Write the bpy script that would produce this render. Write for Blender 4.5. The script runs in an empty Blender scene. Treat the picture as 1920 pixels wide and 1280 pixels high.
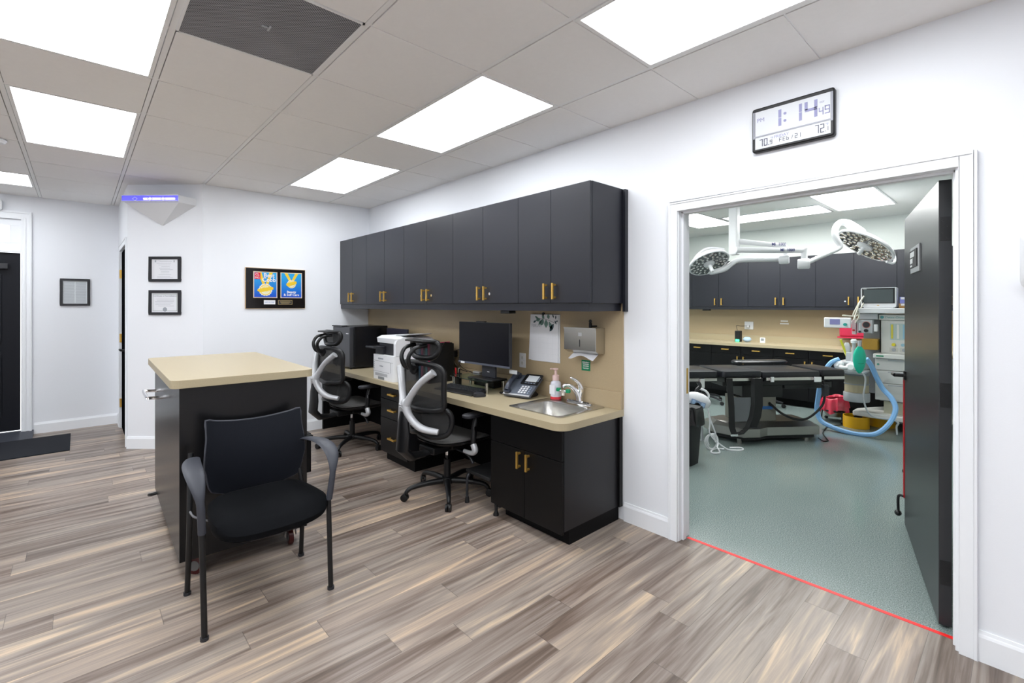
import bpy, bmesh, math, random
from mathutils import Vector, Matrix, Quaternion
random.seed(7)
PI = math.pi
S = bpy.context.scene
C = S.collection
# ---------------------------------------------------------------- camera, world, exposure
FOC, HY, EYE = 886.0, 572.9, 1.4545
YAW = math.atan((960 - 146.5) / FOC)
FW = (-math.cos(YAW), math.sin(YAW)); RT = (math.sin(YAW), math.cos(YAW))
cd = bpy.data.cameras.new('camera'); cam = bpy.data.objects.new('camera', cd); C.objects.link(cam)
cd.sensor_width = 36.0; cd.sensor_fit = 'HORIZONTAL'; cd.lens = FOC * 36.0 / 1920
cd.shift_y = -(640 - HY) / 1920.0; cd.clip_start = 0.02; cd.clip_end = 60
cam.location = (0, 0, EYE)
cam.rotation_euler = (PI / 2, 0, math.atan2(FW[1], FW[0]) - PI / 2)
S.camera = cam
S.view_settings.view_transform = 'Standard'; S.view_settings.look = 'None'
S.view_settings.gamma = 1.0; S.view_settings.use_curve_mapping = False
S.view_settings.exposure = 0.0
PANEL = 11.0            # strength of the ceiling light diffusers
PANEL2 = 18.5
w = bpy.data.worlds.new('world'); S.world = w; w.use_nodes = True
w.node_tree.nodes['Background'].inputs[0].default_value = (0.9, 0.95, 1.0, 1)
w.node_tree.nodes['Background'].inputs[1].default_value = 2.2

def ray(px, py):
    k = (px - 960) / FOC
    return (FW[0] + RT[0] * k, FW[1] + RT[1] * k, -(py - HY) / FOC)
def aY(px, py, Y):
    r = ray(px, py); t = Y / r[1]; return (t * r[0], Y, EYE + t * r[2])
def aZ(px, py, Z):
    r = ray(px, py); t = (Z - EYE) / r[2]; return (t * r[0], t * r[1], Z)
def aD(px, py, d):
    r = ray(px, py); return (d * r[0], d * r[1], EYE + d * r[2])

# ---------------------------------------------------------------- materials
MATS = {}
def mat(name, col=(.8, .8, .8), rough=.5, metal=0, emit=None, es=1, spec=.5, bump=None, noise=None, trans=0, alpha=1, coat=0, ior=1.45):
    if name in MATS: return MATS[name]
    m = bpy.data.materials.new(name); m.use_nodes = True; nt = m.node_tree
    b = nt.nodes['Principled BSDF']
    b.inputs['Base Color'].default_value = (*col, 1); b.inputs['Roughness'].default_value = rough
    b.inputs['Metallic'].default_value = metal; b.inputs['Specular IOR Level'].default_value = spec
    b.inputs['IOR'].default_value = ior
    b.inputs['Transmission Weight'].default_value = trans; b.inputs['Alpha'].default_value = alpha
    b.inputs['Coat Weight'].default_value = coat
    if emit:
        b.inputs['Emission Color'].default_value = (*emit, 1); b.inputs['Emission Strength'].default_value = es
    tc = nt.nodes.new('ShaderNodeTexCoord')
    if noise:   # (scale vec or float, amount)
        mp = nt.nodes.new('ShaderNodeMapping'); sc = noise[0] if isinstance(noise[0], tuple) else (noise[0],) * 3
        mp.inputs['Scale'].default_value = sc
        n = nt.nodes.new('ShaderNodeTexNoise'); n.inputs['Scale'].default_value = 1; n.inputs['Detail'].default_value = 4
        mx = nt.nodes.new('ShaderNodeMix'); mx.data_type = 'RGBA'
        nt.links.new(tc.outputs['Object'], mp.inputs[0]); nt.links.new(mp.outputs[0], n.inputs['Vector'])
        nt.links.new(n.outputs['Fac'], mx.inputs['Factor'])
        a = noise[1]
        mx.inputs[6].default_value = (*[c * (1 - a) for c in col], 1); mx.inputs[7].default_value = (*[min(1, c * (1 + a)) for c in col], 1)
        nt.links.new(mx.outputs[2], b.inputs['Base Color'])
    if bump:
        n2 = nt.nodes.new('ShaderNodeTexNoise'); n2.inputs['Scale'].default_value = bump[0]; n2.inputs['Detail'].default_value = 3
        bp = nt.nodes.new('ShaderNodeBump'); bp.inputs['Strength'].default_value = bump[1]; bp.inputs['Distance'].default_value = .002
        nt.links.new(tc.outputs['Object'], n2.inputs['Vector']); nt.links.new(n2.outputs['Fac'], bp.inputs['Height'])
        nt.links.new(bp.outputs[0], b.inputs['Normal'])
    MATS[name] = m; return m

wall_m = mat('wall paint', (.865, .885, .925), .55, bump=(180, .12))
wall2_m = mat('wall paint green white', (.80, .84, .81), .6)
trim_m = mat('trim paint', (.88, .90, .93), .35)
tile_m = mat('ceiling tile', (.92, .905, .89), .95, bump=(300, .25), noise=(40, .02))
grid_m = mat('ceiling grid metal', (.90, .90, .90), .6)
grid_dark = mat('ceiling gap', (.30, .30, .30), .9)
ceil2_m = mat('operating room ceiling', (.84, .86, .85), .8)
diff_m = mat('light diffuser', (.9, .9, .9), .5, emit=(.93, .965, 1.0), es=PANEL)
diff2_m = mat('light diffuser cool', (.9, .9, .9), .5, emit=(.98, 1, .99), es=PANEL2)
lam = mat('tan laminate', (.43, .362, .235), .38, noise=(260, .10))
lamv = mat('tan laminate upright', (.44, .345, .215), .42, noise=((240, 240, 240), .09))
blk = mat('charcoal cabinet laminate', (.009, .0100, .0165), .38, noise=((30, 30, 90), .08), spec=.6)
blkb = mat('black base cabinet laminate', (.0035, .0035, .004), .36, spec=.28)
narrowm = mat('matte black door', (.006, .006, .007), .95, spec=.0)
cartm = mat('black cart laminate', (.006, .006, .007), .27)
blkin = mat('black cabinet side', (.012, .012, .014), .38)
dark = mat('black void laminate', (.003, .003, .0035), .6, spec=.2)
gold = mat('brushed gold', (.80, .50, .12), .32, metal=.85, noise=(60, .06))
chrome = mat('chrome', (.82, .82, .84), .09, metal=1)
steel = mat('brushed steel', (.54, .53, .50), .27, metal=1, noise=((8, 8, 300), .03))
steeld = mat('satin steel', (.34, .33, .31), .33, metal=1, noise=((6, 300, 6), .05))
bpl = mat('black plastic', (.0055, .0056, .0065), .40)
bpl2 = mat('dark grey plastic', (.022, .023, .028), .42)
rub = mat('black rubber', (.010, .010, .011), .6)
silv = mat('silver plastic', (.52, .53, .55), .33, metal=.25)
meshf = mat('dark mesh fabric', (.02, .02, .02), .8, bump=(500, .5))
meshs = mat('grey mesh seat', (.075, .073, .070), .8, bump=(500, .5))
fab = mat('black seat fabric', (.0025, .003, .0042), .85, spec=.15, bump=(600, .5))
fabb = mat('blue black back fabric', (.0045, .006, .0105), .75, spec=.25, bump=(600, .4))
greyp = mat('grey blue arm plastic', (.038, .041, .053), .5)
white = mat('white plastic', (.78, .79, .81), .35)
wht2 = mat('off white enamel', (.70, .70, .67), .35)
lgrey = mat('light grey plastic', (.47, .49, .51), .4)
mgrey = mat('mid grey panel', (.24, .255, .27), .45)
paper = mat('white paper', (.80, .81, .85), .8)
papg = mat('pale grey paper', (.72, .76, .78), .8)
inkg = mat('grey ink', (.36, .38, .42), .8)
inkd = mat('dark ink', (.035, .035, .04), .7)
screen = mat('dark screen', (.004, .004, .007), .3, spec=.3)
glass = mat('clear green glass', (.55, .85, .72), .02, trans=1, ior=1.45)
pane_m = mat('window glass', (1, 1, 1), .0, trans=1, ior=1.1)
red = mat('red plastic', (.50, .006, .012), .35)
tape_m = mat('red tape', (.85, .02, .02), .4)
redbag = mat('red translucent bag', (.62, .03, .07), .25, coat=.5)
yel = mat('yellow plastic', (.80, .42, .01), .3)
blue_h = mat('blue corrugated hose', (.25, .50, .85), .4)
teal = mat('green breathing bag', (.01, .50, .33), .4)
green = mat('green sticker', (.0, .20, .085), .5)
greenp = mat('green cap plastic', (.0, .24, .10), .3)
pink = mat('pale pink plastic', (.80, .58, .55), .4)
soapm = mat('frosted bottle', (.66, .67, .74), .35)
soapr = mat('red soap', (.72, .04, .06), .3)
pad_m = mat('black vinyl pad', (.012, .013, .017), .30, bump=(14, .25))
door_m = mat('door laminate', (.024, .025, .028), .33, noise=((12, 12, 2), .10))
matm = mat('black doormat', (.010, .012, .018), .95, bump=(400, 1), noise=(220, .6))
white_t = mat('white lettering', (.85, .85, .87), .5)
lav = mat('lavender segment', (.30, .30, .50), .5)
lcd = mat('clock face', (.66, .68, .71), .35)
cushw = mat('tan sandbag label', (.42, .36, .24), .7)

def color_mat(name, c, r=.5): return mat(name, c, r)

def wood_floor():
    m = bpy.data.materials.new('wood plank floor'); m.use_nodes = True; nt = m.node_tree; N = nt.nodes; Lk = nt.links
    b = N['Principled BSDF']
    def math_(op, a, bb=None, v=None):
        n = N.new('ShaderNodeMath'); n.operation = op
        if hasattr(a, 'node'): Lk.new(a, n.inputs[0])
        else: n.inputs[0].default_value = a
        if bb is not None:
            if hasattr(bb, 'node'): Lk.new(bb, n.inputs[1])
            else: n.inputs[1].default_value = bb
        return n.outputs[0]
    tc = N.new('ShaderNodeTexCoord'); sp = N.new('ShaderNodeSeparateXYZ'); Lk.new(tc.outputs['Object'], sp.inputs[0])
    X, Y = sp.outputs[0], sp.outputs[1]
    PW, PL = .148, 1.22
    xs = math_('DIVIDE', X, PW); ix = math_('FLOOR', xs); fx = math_('FRACT', math_('ADD', xs, 100.0))
    w1 = N.new('ShaderNodeTexWhiteNoise'); w1.noise_dimensions = '1D'; Lk.new(ix, w1.inputs['W'])
    ys = math_('ADD', math_('DIVIDE', Y, PL), math_('MULTIPLY', w1.outputs['Value'], 7.0)); iy = math_('FLOOR', ys); fy = math_('FRACT', math_('ADD', ys, 100.0))
    cb = N.new('ShaderNodeCombineXYZ'); Lk.new(ix, cb.inputs[0]); Lk.new(iy, cb.inputs[1])
    w2 = N.new('ShaderNodeTexWhiteNoise'); w2.noise_dimensions = '3D'; Lk.new(cb.outputs[0], w2.inputs['Vector'])
    r = w2.outputs['Value']
    # streak coordinates
    c2 = N.new('ShaderNodeCombineXYZ')
    Lk.new(math_('MULTIPLY', X, 17.0), c2.inputs[0]); Lk.new(math_('MULTIPLY', Y, 1.0), c2.inputs[1]); Lk.new(math_('MULTIPLY', r, 57.0), c2.inputs[2])
    n1 = N.new('ShaderNodeTexNoise'); n1.inputs['Scale'].default_value = 1.0; n1.inputs['Detail'].default_value = 5; n1.inputs['Distortion'].default_value = .9
    Lk.new(c2.outputs[0], n1.inputs['Vector'])
    c3 = N.new('ShaderNodeCombineXYZ')
    Lk.new(math_('MULTIPLY', X, 130.0), c3.inputs[0]); Lk.new(math_('MULTIPLY', Y, 3.5), c3.inputs[1]); Lk.new(math_('MULTIPLY', r, 31.0), c3.inputs[2])
    n2 = N.new('ShaderNodeTexNoise'); n2.inputs['Scale'].default_value = 1.0; n2.inputs['Detail'].default_value = 4
    Lk.new(c3.outputs[0], n2.inputs['Vector'])
    f = math_('ADD', math_('ADD', math_('MULTIPLY', n1.outputs['Fac'], .83), math_('MULTIPLY', n2.outputs['Fac'], .22)), math_('MULTIPLY', math_('SUBTRACT', r, .5), .14))
    cr = N.new('ShaderNodeValToRGB'); Lk.new(f, cr.inputs[0]); e = cr.color_ramp
    e.elements[0].position = .28; e.elements[0].color = (.095, .068, .052, 1)
    e.elements[1].position = .82; e.elements[1].color = (.68, .53, .38, 1)
    for p, c in ((.40, (.165, .122, .098, 1)), (.48, (.235, .188, .160, 1)), (.555, (.295, .245, .212, 1)), (.63, (.38, .305, .245, 1)), (.71, (.55, .42, .30, 1))):
        k = e.elements.new(p); k.color = c
    # grey-blue tint per plank
    mx = N.new('ShaderNodeMix'); mx.data_type = 'RGBA'; mx.blend_type = 'MULTIPLY'; mx.inputs['Factor'].default_value = .5
    cr2 = N.new('ShaderNodeValToRGB'); Lk.new(w2.outputs['Color'], cr2.inputs[0])
    cr2.color_ramp.elements[0].color = (.92, .98, 1.0, 1); cr2.color_ramp.elements[1].color = (1.06, .98, .92, 1)
    Lk.new(cr.outputs[0], mx.inputs[6]); Lk.new(cr2.outputs[0], mx.inputs[7])
    # seams
    sx = math_('LESS_THAN', fx, .012); sy = math_('LESS_THAN', fy, .0022); sm = math_('MAXIMUM', sx, sy)
    m2 = N.new('ShaderNodeMix'); m2.data_type = 'RGBA'; Lk.new(math_('MULTIPLY', sm, .6), m2.inputs['Factor'])
    Lk.new(mx.outputs[2], m2.inputs[6]); m2.inputs[7].default_value = (.06, .05, .045, 1)
    Lk.new(m2.outputs[2], b.inputs['Base Color'])
    b.inputs['Roughness'].default_value = .36; b.inputs['Specular IOR Level'].default_value = .45
    bp = N.new('ShaderNodeBump'); bp.inputs['Strength'].default_value = .12; bp.inputs['Distance'].default_value = .002
    Lk.new(n2.outputs['Fac'], bp.inputs['Height']); Lk.new(bp.outputs[0], b.inputs['Normal'])
    return m
def green_floor():
    m = bpy.data.materials.new('green speckled sheet floor'); m.use_nodes = True; nt = m.node_tree; N = nt.nodes; Lk = nt.links
    b = N['Principled BSDF']; tc = N.new('ShaderNodeTexCoord')
    v = N.new('ShaderNodeTexNoise'); v.inputs['Scale'].default_value = 190; v.inputs['Detail'].default_value = 3; Lk.new(tc.outputs['Object'], v.inputs['Vector'])
    cr = N.new('ShaderNodeValToRGB'); Lk.new(v.outputs['Fac'], cr.inputs[0]); e = cr.color_ramp
    e.elements[0].position = .34; e.elements[0].color = (.10, .140, .132, 1); e.elements[1].position = .68; e.elements[1].color = (.36, .415, .40, 1)
    k = e.elements.new(.5); k.color = (.19, .240, .230, 1)
    Lk.new(cr.outputs[0], b.inputs['Base Color']); b.inputs['Roughness'].default_value = .16; b.inputs['Specular IOR Level'].default_value = .5
    n = N.new('ShaderNodeTexNoise'); n.inputs['Scale'].default_value = 3; Lk.new(tc.outputs['Object'], n.inputs['Vector'])
    mr = N.new('ShaderNodeMapRange'); mr.inputs[3].default_value = .10; mr.inputs[4].default_value = .26; Lk.new(n.outputs['Fac'], mr.inputs[0]); Lk.new(mr.outputs[0], b.inputs['Roughness'])
    return m
def vent_mat():
    m = bpy.data.materials.new('perforated grille'); m.use_nodes = True; nt = m.node_tree; N = nt.nodes; Lk = nt.links
    b = N['Principled BSDF']; tc = N.new('ShaderNodeTexCoord')
    mp = N.new('ShaderNodeMapping'); mp.inputs['Rotation'].default_value = (0, 0, PI / 4); mp.inputs['Scale'].default_value = (110, 110, 0)
    Lk.new(tc.outputs['Object'], mp.inputs[0])
    v = N.new('ShaderNodeTexVoronoi'); v.inputs['Scale'].default_value = 1; v.inputs['Randomness'].default_value = 0; Lk.new(mp.outputs[0], v.inputs['Vector'])
    cr = N.new('ShaderNodeValToRGB'); Lk.new(v.outputs['Distance'], cr.inputs[0]); e = cr.color_ramp
    e.elements[0].position = .36; e.elements[0].color = (.055, .055, .065, 1); e.elements[1].position = .42; e.elements[1].color = (.42, .42, .45, 1)
    nz = N.new('ShaderNodeTexNoise'); nz.inputs['Scale'].default_value = 5; Lk.new(tc.outputs['Object'], nz.inputs['Vector'])
    mx = N.new('ShaderNodeMix'); mx.data_type = 'RGBA'; mx.blend_type = 'MULTIPLY'; mx.inputs['Factor'].default_value = .35
    Lk.new(cr.outputs[0], mx.inputs[6]); Lk.new(nz.outputs['Fac'], mx.inputs[7]); Lk.new(mx.outputs[2], b.inputs['Base Color'])
    b.inputs['Roughness'].default_value = .6
    return m
woodf = wood_floor(); greenf = green_floor(); ventm = vent_mat()

# ---------------------------------------------------------------- mesh builder
class MB:
    def __init__(s): s.bm = bmesh.new(); s.mi = 0
    def v(s, p): return s.bm.verts.new(p)
    def f(s, vs):
        try: fc = s.bm.faces.new(vs)
        except ValueError: return None
        fc.material_index = s.mi; return fc
    def box(s, x0, x1, y0, y1, z0, z1):
        x0, x1 = sorted((x0, x1)); y0, y1 = sorted((y0, y1)); z0, z1 = sorted((z0, z1))
        p = [s.v((x, y, z)) for z in (z0, z1) for x, y in ((x0, y0), (x1, y0), (x1, y1), (x0, y1))]
        for q in ((3, 2, 1, 0), (4, 5, 6, 7), (0, 1, 5, 4), (1, 2, 6, 5), (2, 3, 7, 6), (3, 0, 4, 7)): s.f([p[i] for i in q])
        return s
    def prism(s, pts, z0, z1, ax='z'):     # pts 2D outline; ax z: (x,y); y: (x,z) between y z0..z1; x: (y,z)
        def P(a, b, h): return {'z': (a, b, h), 'y': (a, h, b), 'x': (h, a, b)}[ax]
        lo = [s.v(P(a, b, z0)) for a, b in pts]; hi = [s.v(P(a, b, z1)) for a, b in pts]
        s.f(lo[::-1]); s.f(hi); n = len(pts)
        for i in range(n): s.f([lo[i], lo[(i + 1) % n], hi[(i + 1) % n], hi[i]])
        return s
    def loft(s, rings, cap0=True, cap1=True, closed=True):
        R = [[s.v(p) for p in r] for r in rings]; n = len(R[0])
        for a, b in zip(R, R[1:]):
            for i in range(n if closed else n - 1): s.f([a[i], a[(i + 1) % n], b[(i + 1) % n], b[i]])
        if cap0: s.f(R[0][::-1])
        if cap1: s.f(R[-1])
        return s
    def lathe(s, prof, c=(0, 0, 0), axis=(0, 0, 1), seg=24, cap0=True, cap1=True):
        ax = Vector(axis).normalized(); q = Vector((0, 0, 1)).rotation_difference(ax); c = Vector(c)
        rings = []
        for r, h in prof: rings.append([c + q @ Vector((r * math.cos(2 * PI * i / seg), r * math.sin(2 * PI * i / seg), h)) for i in range(seg)])
        return s.loft(rings, cap0, cap1)
    def cyl(s, p0, p1, r, r2=None, seg=16):
        p0 = Vector(p0); p1 = Vector(p1); d = p1 - p0
        return s.lathe([(r, 0), (r2 if r2 is not None else r, d.length)], p0, d, seg)
    def ball(s, c, r, sc=(1, 1, 1), seg=14, n=8):
        rings = []
        for j in range(1, n):
            a = PI * j / n - PI / 2
            rings.append([(c[0] + r * sc[0] * math.cos(a) * math.cos(2 * PI * i / seg), c[1] + r * sc[1] * math.cos(a) * math.sin(2 * PI * i / seg), c[2] + r * sc[2] * math.sin(a)) for i in range(seg)])
        return s.loft(rings)
    def tube(s, pts, r, seg=10, smooth=6, sx=1, closed=False):  # catmull-rom swept tube; r float or list; sx flattens sideways
        P = [Vector(p) for p in pts]; n = len(P)
        rr = r if isinstance(r, (list, tuple)) else [r] * n
        if smooth > 1 and n > 2:
            Q = []; RR = []
            rng = n if closed else n - 1
            for i in range(rng):
                g = (lambda k: P[k % n]) if closed else (lambda k: P[min(max(k, 0), n - 1)])
                p0, p1, p2, p3 = g(i - 1), g(i), g(i + 1), g(i + 2)
                for k in range(smooth):
                    t = k / smooth
                    Q.append(.5 * ((2 * p1) + (-p0 + p2) * t + (2 * p0 - 5 * p1 + 4 * p2 - p3) * t * t + (-p0 + 3 * p1 - 3 * p2 + p3) * t ** 3))
                    RR.append(rr[i] * (1 - t) + rr[(i + 1) % n] * t)
            if not closed: Q.append(P[-1]); RR.append(rr[-1])
            P, rr = Q, RR
        n = len(P); up = Vector((0, 0, 1)); rings = []; prev = None
        for i in range(n):
            a = P[(i - 1) % n] if (closed or i > 0) else P[0]; b = P[(i + 1) % n] if (closed or i < n - 1) else P[-1]
            t = (b - a); t = t.normalized() if t.length > 1e-9 else Vector((0, 0, 1))
            if prev is None:
                ref = up if abs(t.z) < .9 else Vector((0, 1, 0)); u = ref.cross(t).normalized()
            else:
                u = prev - t * prev.dot(t); u = u.normalized() if u.length > 1e-6 else prev
            prev = u; v_ = t.cross(u)
            rings.append([P[i] + (u * math.cos(2 * PI * k / seg) * sx + v_ * math.sin(2 * PI * k / seg)) * rr[i] for k in range(seg)])
        if closed: rings.append(rings[0]); return s.loft(rings, False, False)
        return s.loft(rings)
    def ribbon(s, pts, wv, th):            # flat strap along pts with half width vector wv, thickness th
        P = [Vector(p) for p in pts]; W = Vector(wv); rings = []
        for i, p in enumerate(P):
            t = (P[min(i + 1, len(P) - 1)] - P[max(i - 1, 0)]).normalized(); nrm = t.cross(W).normalized() * th / 2
            rings.append([p - W - nrm, p + W - nrm, p + W + nrm, p - W + nrm])
        return s.loft(rings)
    def grid(s, fn, nu, nv, th=0, nrm=(0, 1, 0)):   # surface fn(u,v)->point, optional thickness along nrm
        A = [[s.v(fn(i / nu, j / nv)) for j in range(nv + 1)] for i in range(nu + 1)]
        for i in range(nu):
            for j in range(nv): s.f([A[i][j], A[i + 1][j], A[i + 1][j + 1], A[i][j + 1]])
        if th:
            d = Vector(nrm) * th
            B = [[s.v(Vector(fn(i / nu, j / nv)) + d) for j in range(nv + 1)] for i in range(nu + 1)]
            for i in range(nu):
                for j in range(nv): s.f([B[i][j + 1], B[i + 1][j + 1], B[i + 1][j], B[i][j]])
            for i in range(nu): s.f([A[i][0], B[i][0], B[i + 1][0], A[i + 1][0]]); s.f([A[i + 1][nv], B[i + 1][nv], B[i][nv], A[i][nv]])
            for j in range(nv): s.f([A[0][j + 1], B[0][j + 1], B[0][j], A[0][j]]); s.f([A[nu][j], B[nu][j], B[nu][j + 1], A[nu][j + 1]])
        return s
    def text(s, txt, size, x, z, y=-.001, th=.0006, align='LEFT', sx=1, bold=0):   # lettering in the local xz plane facing -y
        cu = bpy.data.curves.new('t', 'FONT'); cu.body = txt; cu.size = size; cu.align_x = align; cu.extrude = th; cu.resolution_u = 2
        cu.offset = bold
        o = bpy.data.objects.new('t', cu); me = bpy.data.meshes.new_from_object(o)
        off = len(s.bm.verts); s.bm.verts.ensure_lookup_table()
        vs = [s.v((x + p.co.x * sx, y - p.co.z, z + p.co.y)) for p in me.vertices]
        for p in me.polygons: s.f([vs[i] for i in p.vertices])
        bpy.data.objects.remove(o); bpy.data.curves.remove(cu); bpy.data.meshes.remove(me)
        return s
    def m(s, i): s.mi = i; return s
    def xf(s, M):
        for v in s.bm.verts: v.co = M @ v.co
        return s
def rrect(cx, cy, wd, ht, r, z, n=5, plane='z'):
    P = []; r = min(r, wd / 2 - 1e-4, ht / 2 - 1e-4)
    for k, (sx, sy) in enumerate(((1, 1), (-1, 1), (-1, -1), (1, -1))):
        for i in range(n + 1):
            a = PI / 2 * k + PI / 2 * i / n
            a_, b_ = cx + sx * (wd / 2 - r) + r * math.cos(a), cy + sy * (ht / 2 - r) + r * math.sin(a)
            P.append({'z': (a_, b_, z), 'y': (a_, z, b_), 'x': (z, a_, b_)}[plane])
    return P
OFF = {}
def mesh_from(mb, name):
    bmesh.ops.remove_doubles(mb.bm, verts=mb.bm.verts, dist=1e-6)
    bmesh.ops.recalc_face_normals(mb.bm, faces=mb.bm.faces)
    me = bpy.data.meshes.new(name); mb.bm.to_mesh(me); mb.bm.free(); return me
def part(name, mb, mt, parent=None, bevel=0, smooth=False, label=None, kind=None, local=False):
    if parent is not None and not local:
        M = OFF.get(parent.name)
        if M is not None: mb.xf(M)
    me = mesh_from(mb, name)
    for m_ in (mt if isinstance(mt, (list, tuple)) else [mt]): me.materials.append(m_)
    o = bpy.data.objects.new(name, me); C.objects.link(o); o.parent = parent
    if parent is not None and parent.name in OFF: OFF[o.name] = OFF[parent.name]
    if smooth:
        for p in me.polygons: p.use_smooth = True
        try: me.set_sharp_from_angle(angle=math.radians(40))
        except Exception: pass
    if bevel:
        bv = o.modifiers.new('bevel', 'BEVEL'); bv.width = bevel; bv.segments = 2; bv.limit_method = 'ANGLE'; bv.angle_limit = math.radians(50)
    if label: o['label'] = label
    if kind: o['kind'] = kind
    return o
def thing(name, label, cat, loc=(0, 0, 0), rz=0, group=None, world=False):
    o = bpy.data.objects.new(name, None); C.objects.link(o); o.location = loc; o.rotation_euler = (0, 0, rz)
    o.empty_display_size = .05; o['label'] = label; o['category'] = cat
    if group: o['group'] = group
    if world: OFF[o.name] = (Matrix.Translation(loc) @ Matrix.Rotation(rz, 4, 'Z')).inverted()
    return o
def solo(name, mb, mt, label, cat, group=None, loc=None, bevel=0, smooth=False):
    if loc is not None: mb.xf(Matrix.Translation(loc).inverted())
    o = part(name, mb, mt, None, bevel, smooth)
    if loc is not None: o.location = loc
    o['label'] = label; o['category'] = cat
    if group: o['group'] = group
    return o
def struct(name, mb, mt, parent=None, bevel=0):
    o = part(name, mb, mt, parent, bevel)
    if parent is None: o['kind'] = 'structure'
    return o
def dup(root, loc, rz, label, group=None):
    def cp(o, par):
        c = o.copy(); C.objects.link(c); c.parent = par
        for ch in list(o.children): cp(ch, c)
        return c
    r = cp(root, None); r.location = loc; r.rotation_euler = (0, 0, rz); r['label'] = label
    if group: r['group'] = group
    return r

# ---------------------------------------------------------------- the setting
WY, WT = 2.729, .13          # cabinet wall plane and thickness
WY2 = WY + WT
BX = -5.66                   # award wall
CZ = 2.687
D1, D2 = (-6.2, .37), (BX, .935)
CX = -7.62
XR, YB = 2.6, -3.4
R2X0, R2X1, R2Y = -5.6, .75, 8.2
OX0, OX1, OZ = -1.459, -.200, 2.052
struct('floor', MB().box(CX - .2, XR, YB, WY + .088, -.05, 0), woodf)
f2 = MB().box(R2X0, R2X1, WY + .088, R2Y + .1, -.05, 0)
struct('floor', f2, greenf)
b = MB().box(BX - .15, OX0, WY, WY2, 0, 2.78).box(OX1, XR + .1, WY, WY2, 0, 2.78).box(OX0, OX1, WY, WY2, OZ, 2.78)
struct('wall_right', b, wall_m)
struct('wall_far', MB().prism([(BX, WY), (BX, D2[1]), D1, (D1[0], D1[1]), (D1[0] - .0, D1[1] + .12), (D1[0] - .06, D1[1] + .12), (BX - .14, D2[1] + .06), (BX - .14, WY)], 0, 2.78), wall_m)
# short wall with the narrow door
SX0, SX1, SZ = -7.30, -6.33, 2.10
b = MB().box(CX - .12, SX0, D1[1], D1[1] + .12, 0, 2.78).box(SX1, D1[0], D1[1], D1[1] + .12, 0, 2.78).box(SX0, SX1, D1[1], D1[1] + .12, SZ, 2.78)
struct('wall_hall', b, wall_m)
# exterior door wall
DY0, DY1 = -1.42, -.47
b = MB().box(CX - .14, CX, DY1, D1[1] + .12, 0, 2.78).box(CX - .14, CX, YB, DY0, 0, 2.78).box(CX - .14, CX, DY0, DY1, 2.42, 2.78)
struct('wall_left', b, wall_m)
struct('wall_back', MB().box(CX - .14, XR + .1, YB - .12, YB, 0, 2.78), wall_m)
struct('wall_side', MB().box(XR, XR + .12, YB, WY, 0, 2.78), wall_m)
# operating room shell
struct('wall_operating_room_far', MB().box(R2X0 - .1, R2X1 + .1, R2Y, R2Y + .12, 0, 2.78), wall2_m)
struct('wall_operating_room_left', MB().box(R2X0 - .12, R2X0, WY2, R2Y, 0, 2.78), wall2_m)
struct('wall_operating_room_right', MB().box(R2X1, R2X1 + .12, WY2, R2Y, 0, 2.78), wall2_m)

# ceiling of the main room : individual tiles in one mesh, bars in another
GX = [-1.325 + .63 * k for k in range(-11, 8)]; GY = [.31 + .6275 * k for k in range(-7, 5)]
GX = sorted(GX); GY = sorted(GY)
def cell(x, y):
    ix = max(i for i, g in enumerate(GX) if g <= x); iy = max(i for i, g in enumerate(GY) if g <= y); return ix, iy
lights = []    # (x0 cell centre, length cells in x or y)
def cells_of(x, y, nx, ny):
    ix, iy = cell(x, y); return [(ix + i, iy + j) for i in range(nx) for j in range(ny)]
LP = [(-3.1, 1.8, 2, 1, 'fluorescent ceiling panel above the middle of the long cabinet run'),
      (-5.0, 1.8, 2, 1, 'fluorescent ceiling panel nearest the award plaque wall'),
      (-3.1, 0.0, 2, 1, 'large fluorescent ceiling panel beside the perforated vent, cut by the top left corner'),
      (-5.0, 0.0, 2, 1, 'fluorescent ceiling panel second from the black entrance door'),
      (-6.9, -1.3, 1, 2, 'small bright ceiling panel closest to the black entrance door'),
      (-1.2, 1.8, 2, 1, 'fluorescent ceiling panel above the wall clock, cut by the top edge'),
      (-1.2, 0.0, 2, 1, 'added unseen ceiling panel overhead in front of the operating room door'),  # from here down: panels out of view, added to spread light through the room
      (-1.2, -1.9, 2, 1, 'added unseen ceiling panel in the room behind the viewpoint'),
      (-3.1, -1.9, 2, 1, 'added unseen ceiling panel to the left of the viewpoint'),
      (-5.0, -1.9, 2, 1, 'added ceiling panel far to the left out of view'),
      (.7, 0.0, 2, 1, 'added unseen ceiling panel in the right hand part of the room'),
      (.7, -1.9, 2, 1, 'added unseen ceiling panel in the rear right corner')]
skip = set()
for x, y, nx, ny, lb in LP: skip.update(cells_of(x, y, nx, ny))
VX, VY = cell(-2.3, .6); skip.add((VX, VY))
tb = MB(); gb = MB(); gap = .014
for i in range(len(GX) - 1):
    for j in range(len(GY) - 1):
        x0, x1 = max(GX[i], CX - .1), min(GX[i + 1], XR); y0, y1 = max(GY[j], YB), min(GY[j + 1], WY)
        if x1 - x0 < .03 or y1 - y0 < .03 or (i, j) in skip: continue
        gx0 = .004; gy = .016
        tb.box(x0 + gx0, x1 - gx0, y0 + (gy if y0 == GY[j] else 0), y1 - (gy if y1 == GY[j + 1] else 0), CZ, CZ + .015)
struct('ceiling', tb, tile_m)
for g in GY:
    if YB < g < WY: gb.box(CX - .1, XR, g - .012, g + .012, CZ + .003, CZ + .02)
for g in GX:
    if CX < g < XR: gb.box(g - .012, g + .012, YB, WY, CZ + .0045, CZ + .02)
struct('trim_1', gb, grid_m)
struct('ceiling', MB().box(CX - .14, XR + .1, YB - .1, WY2, CZ + .02, CZ + .06), grid_dark)
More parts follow.
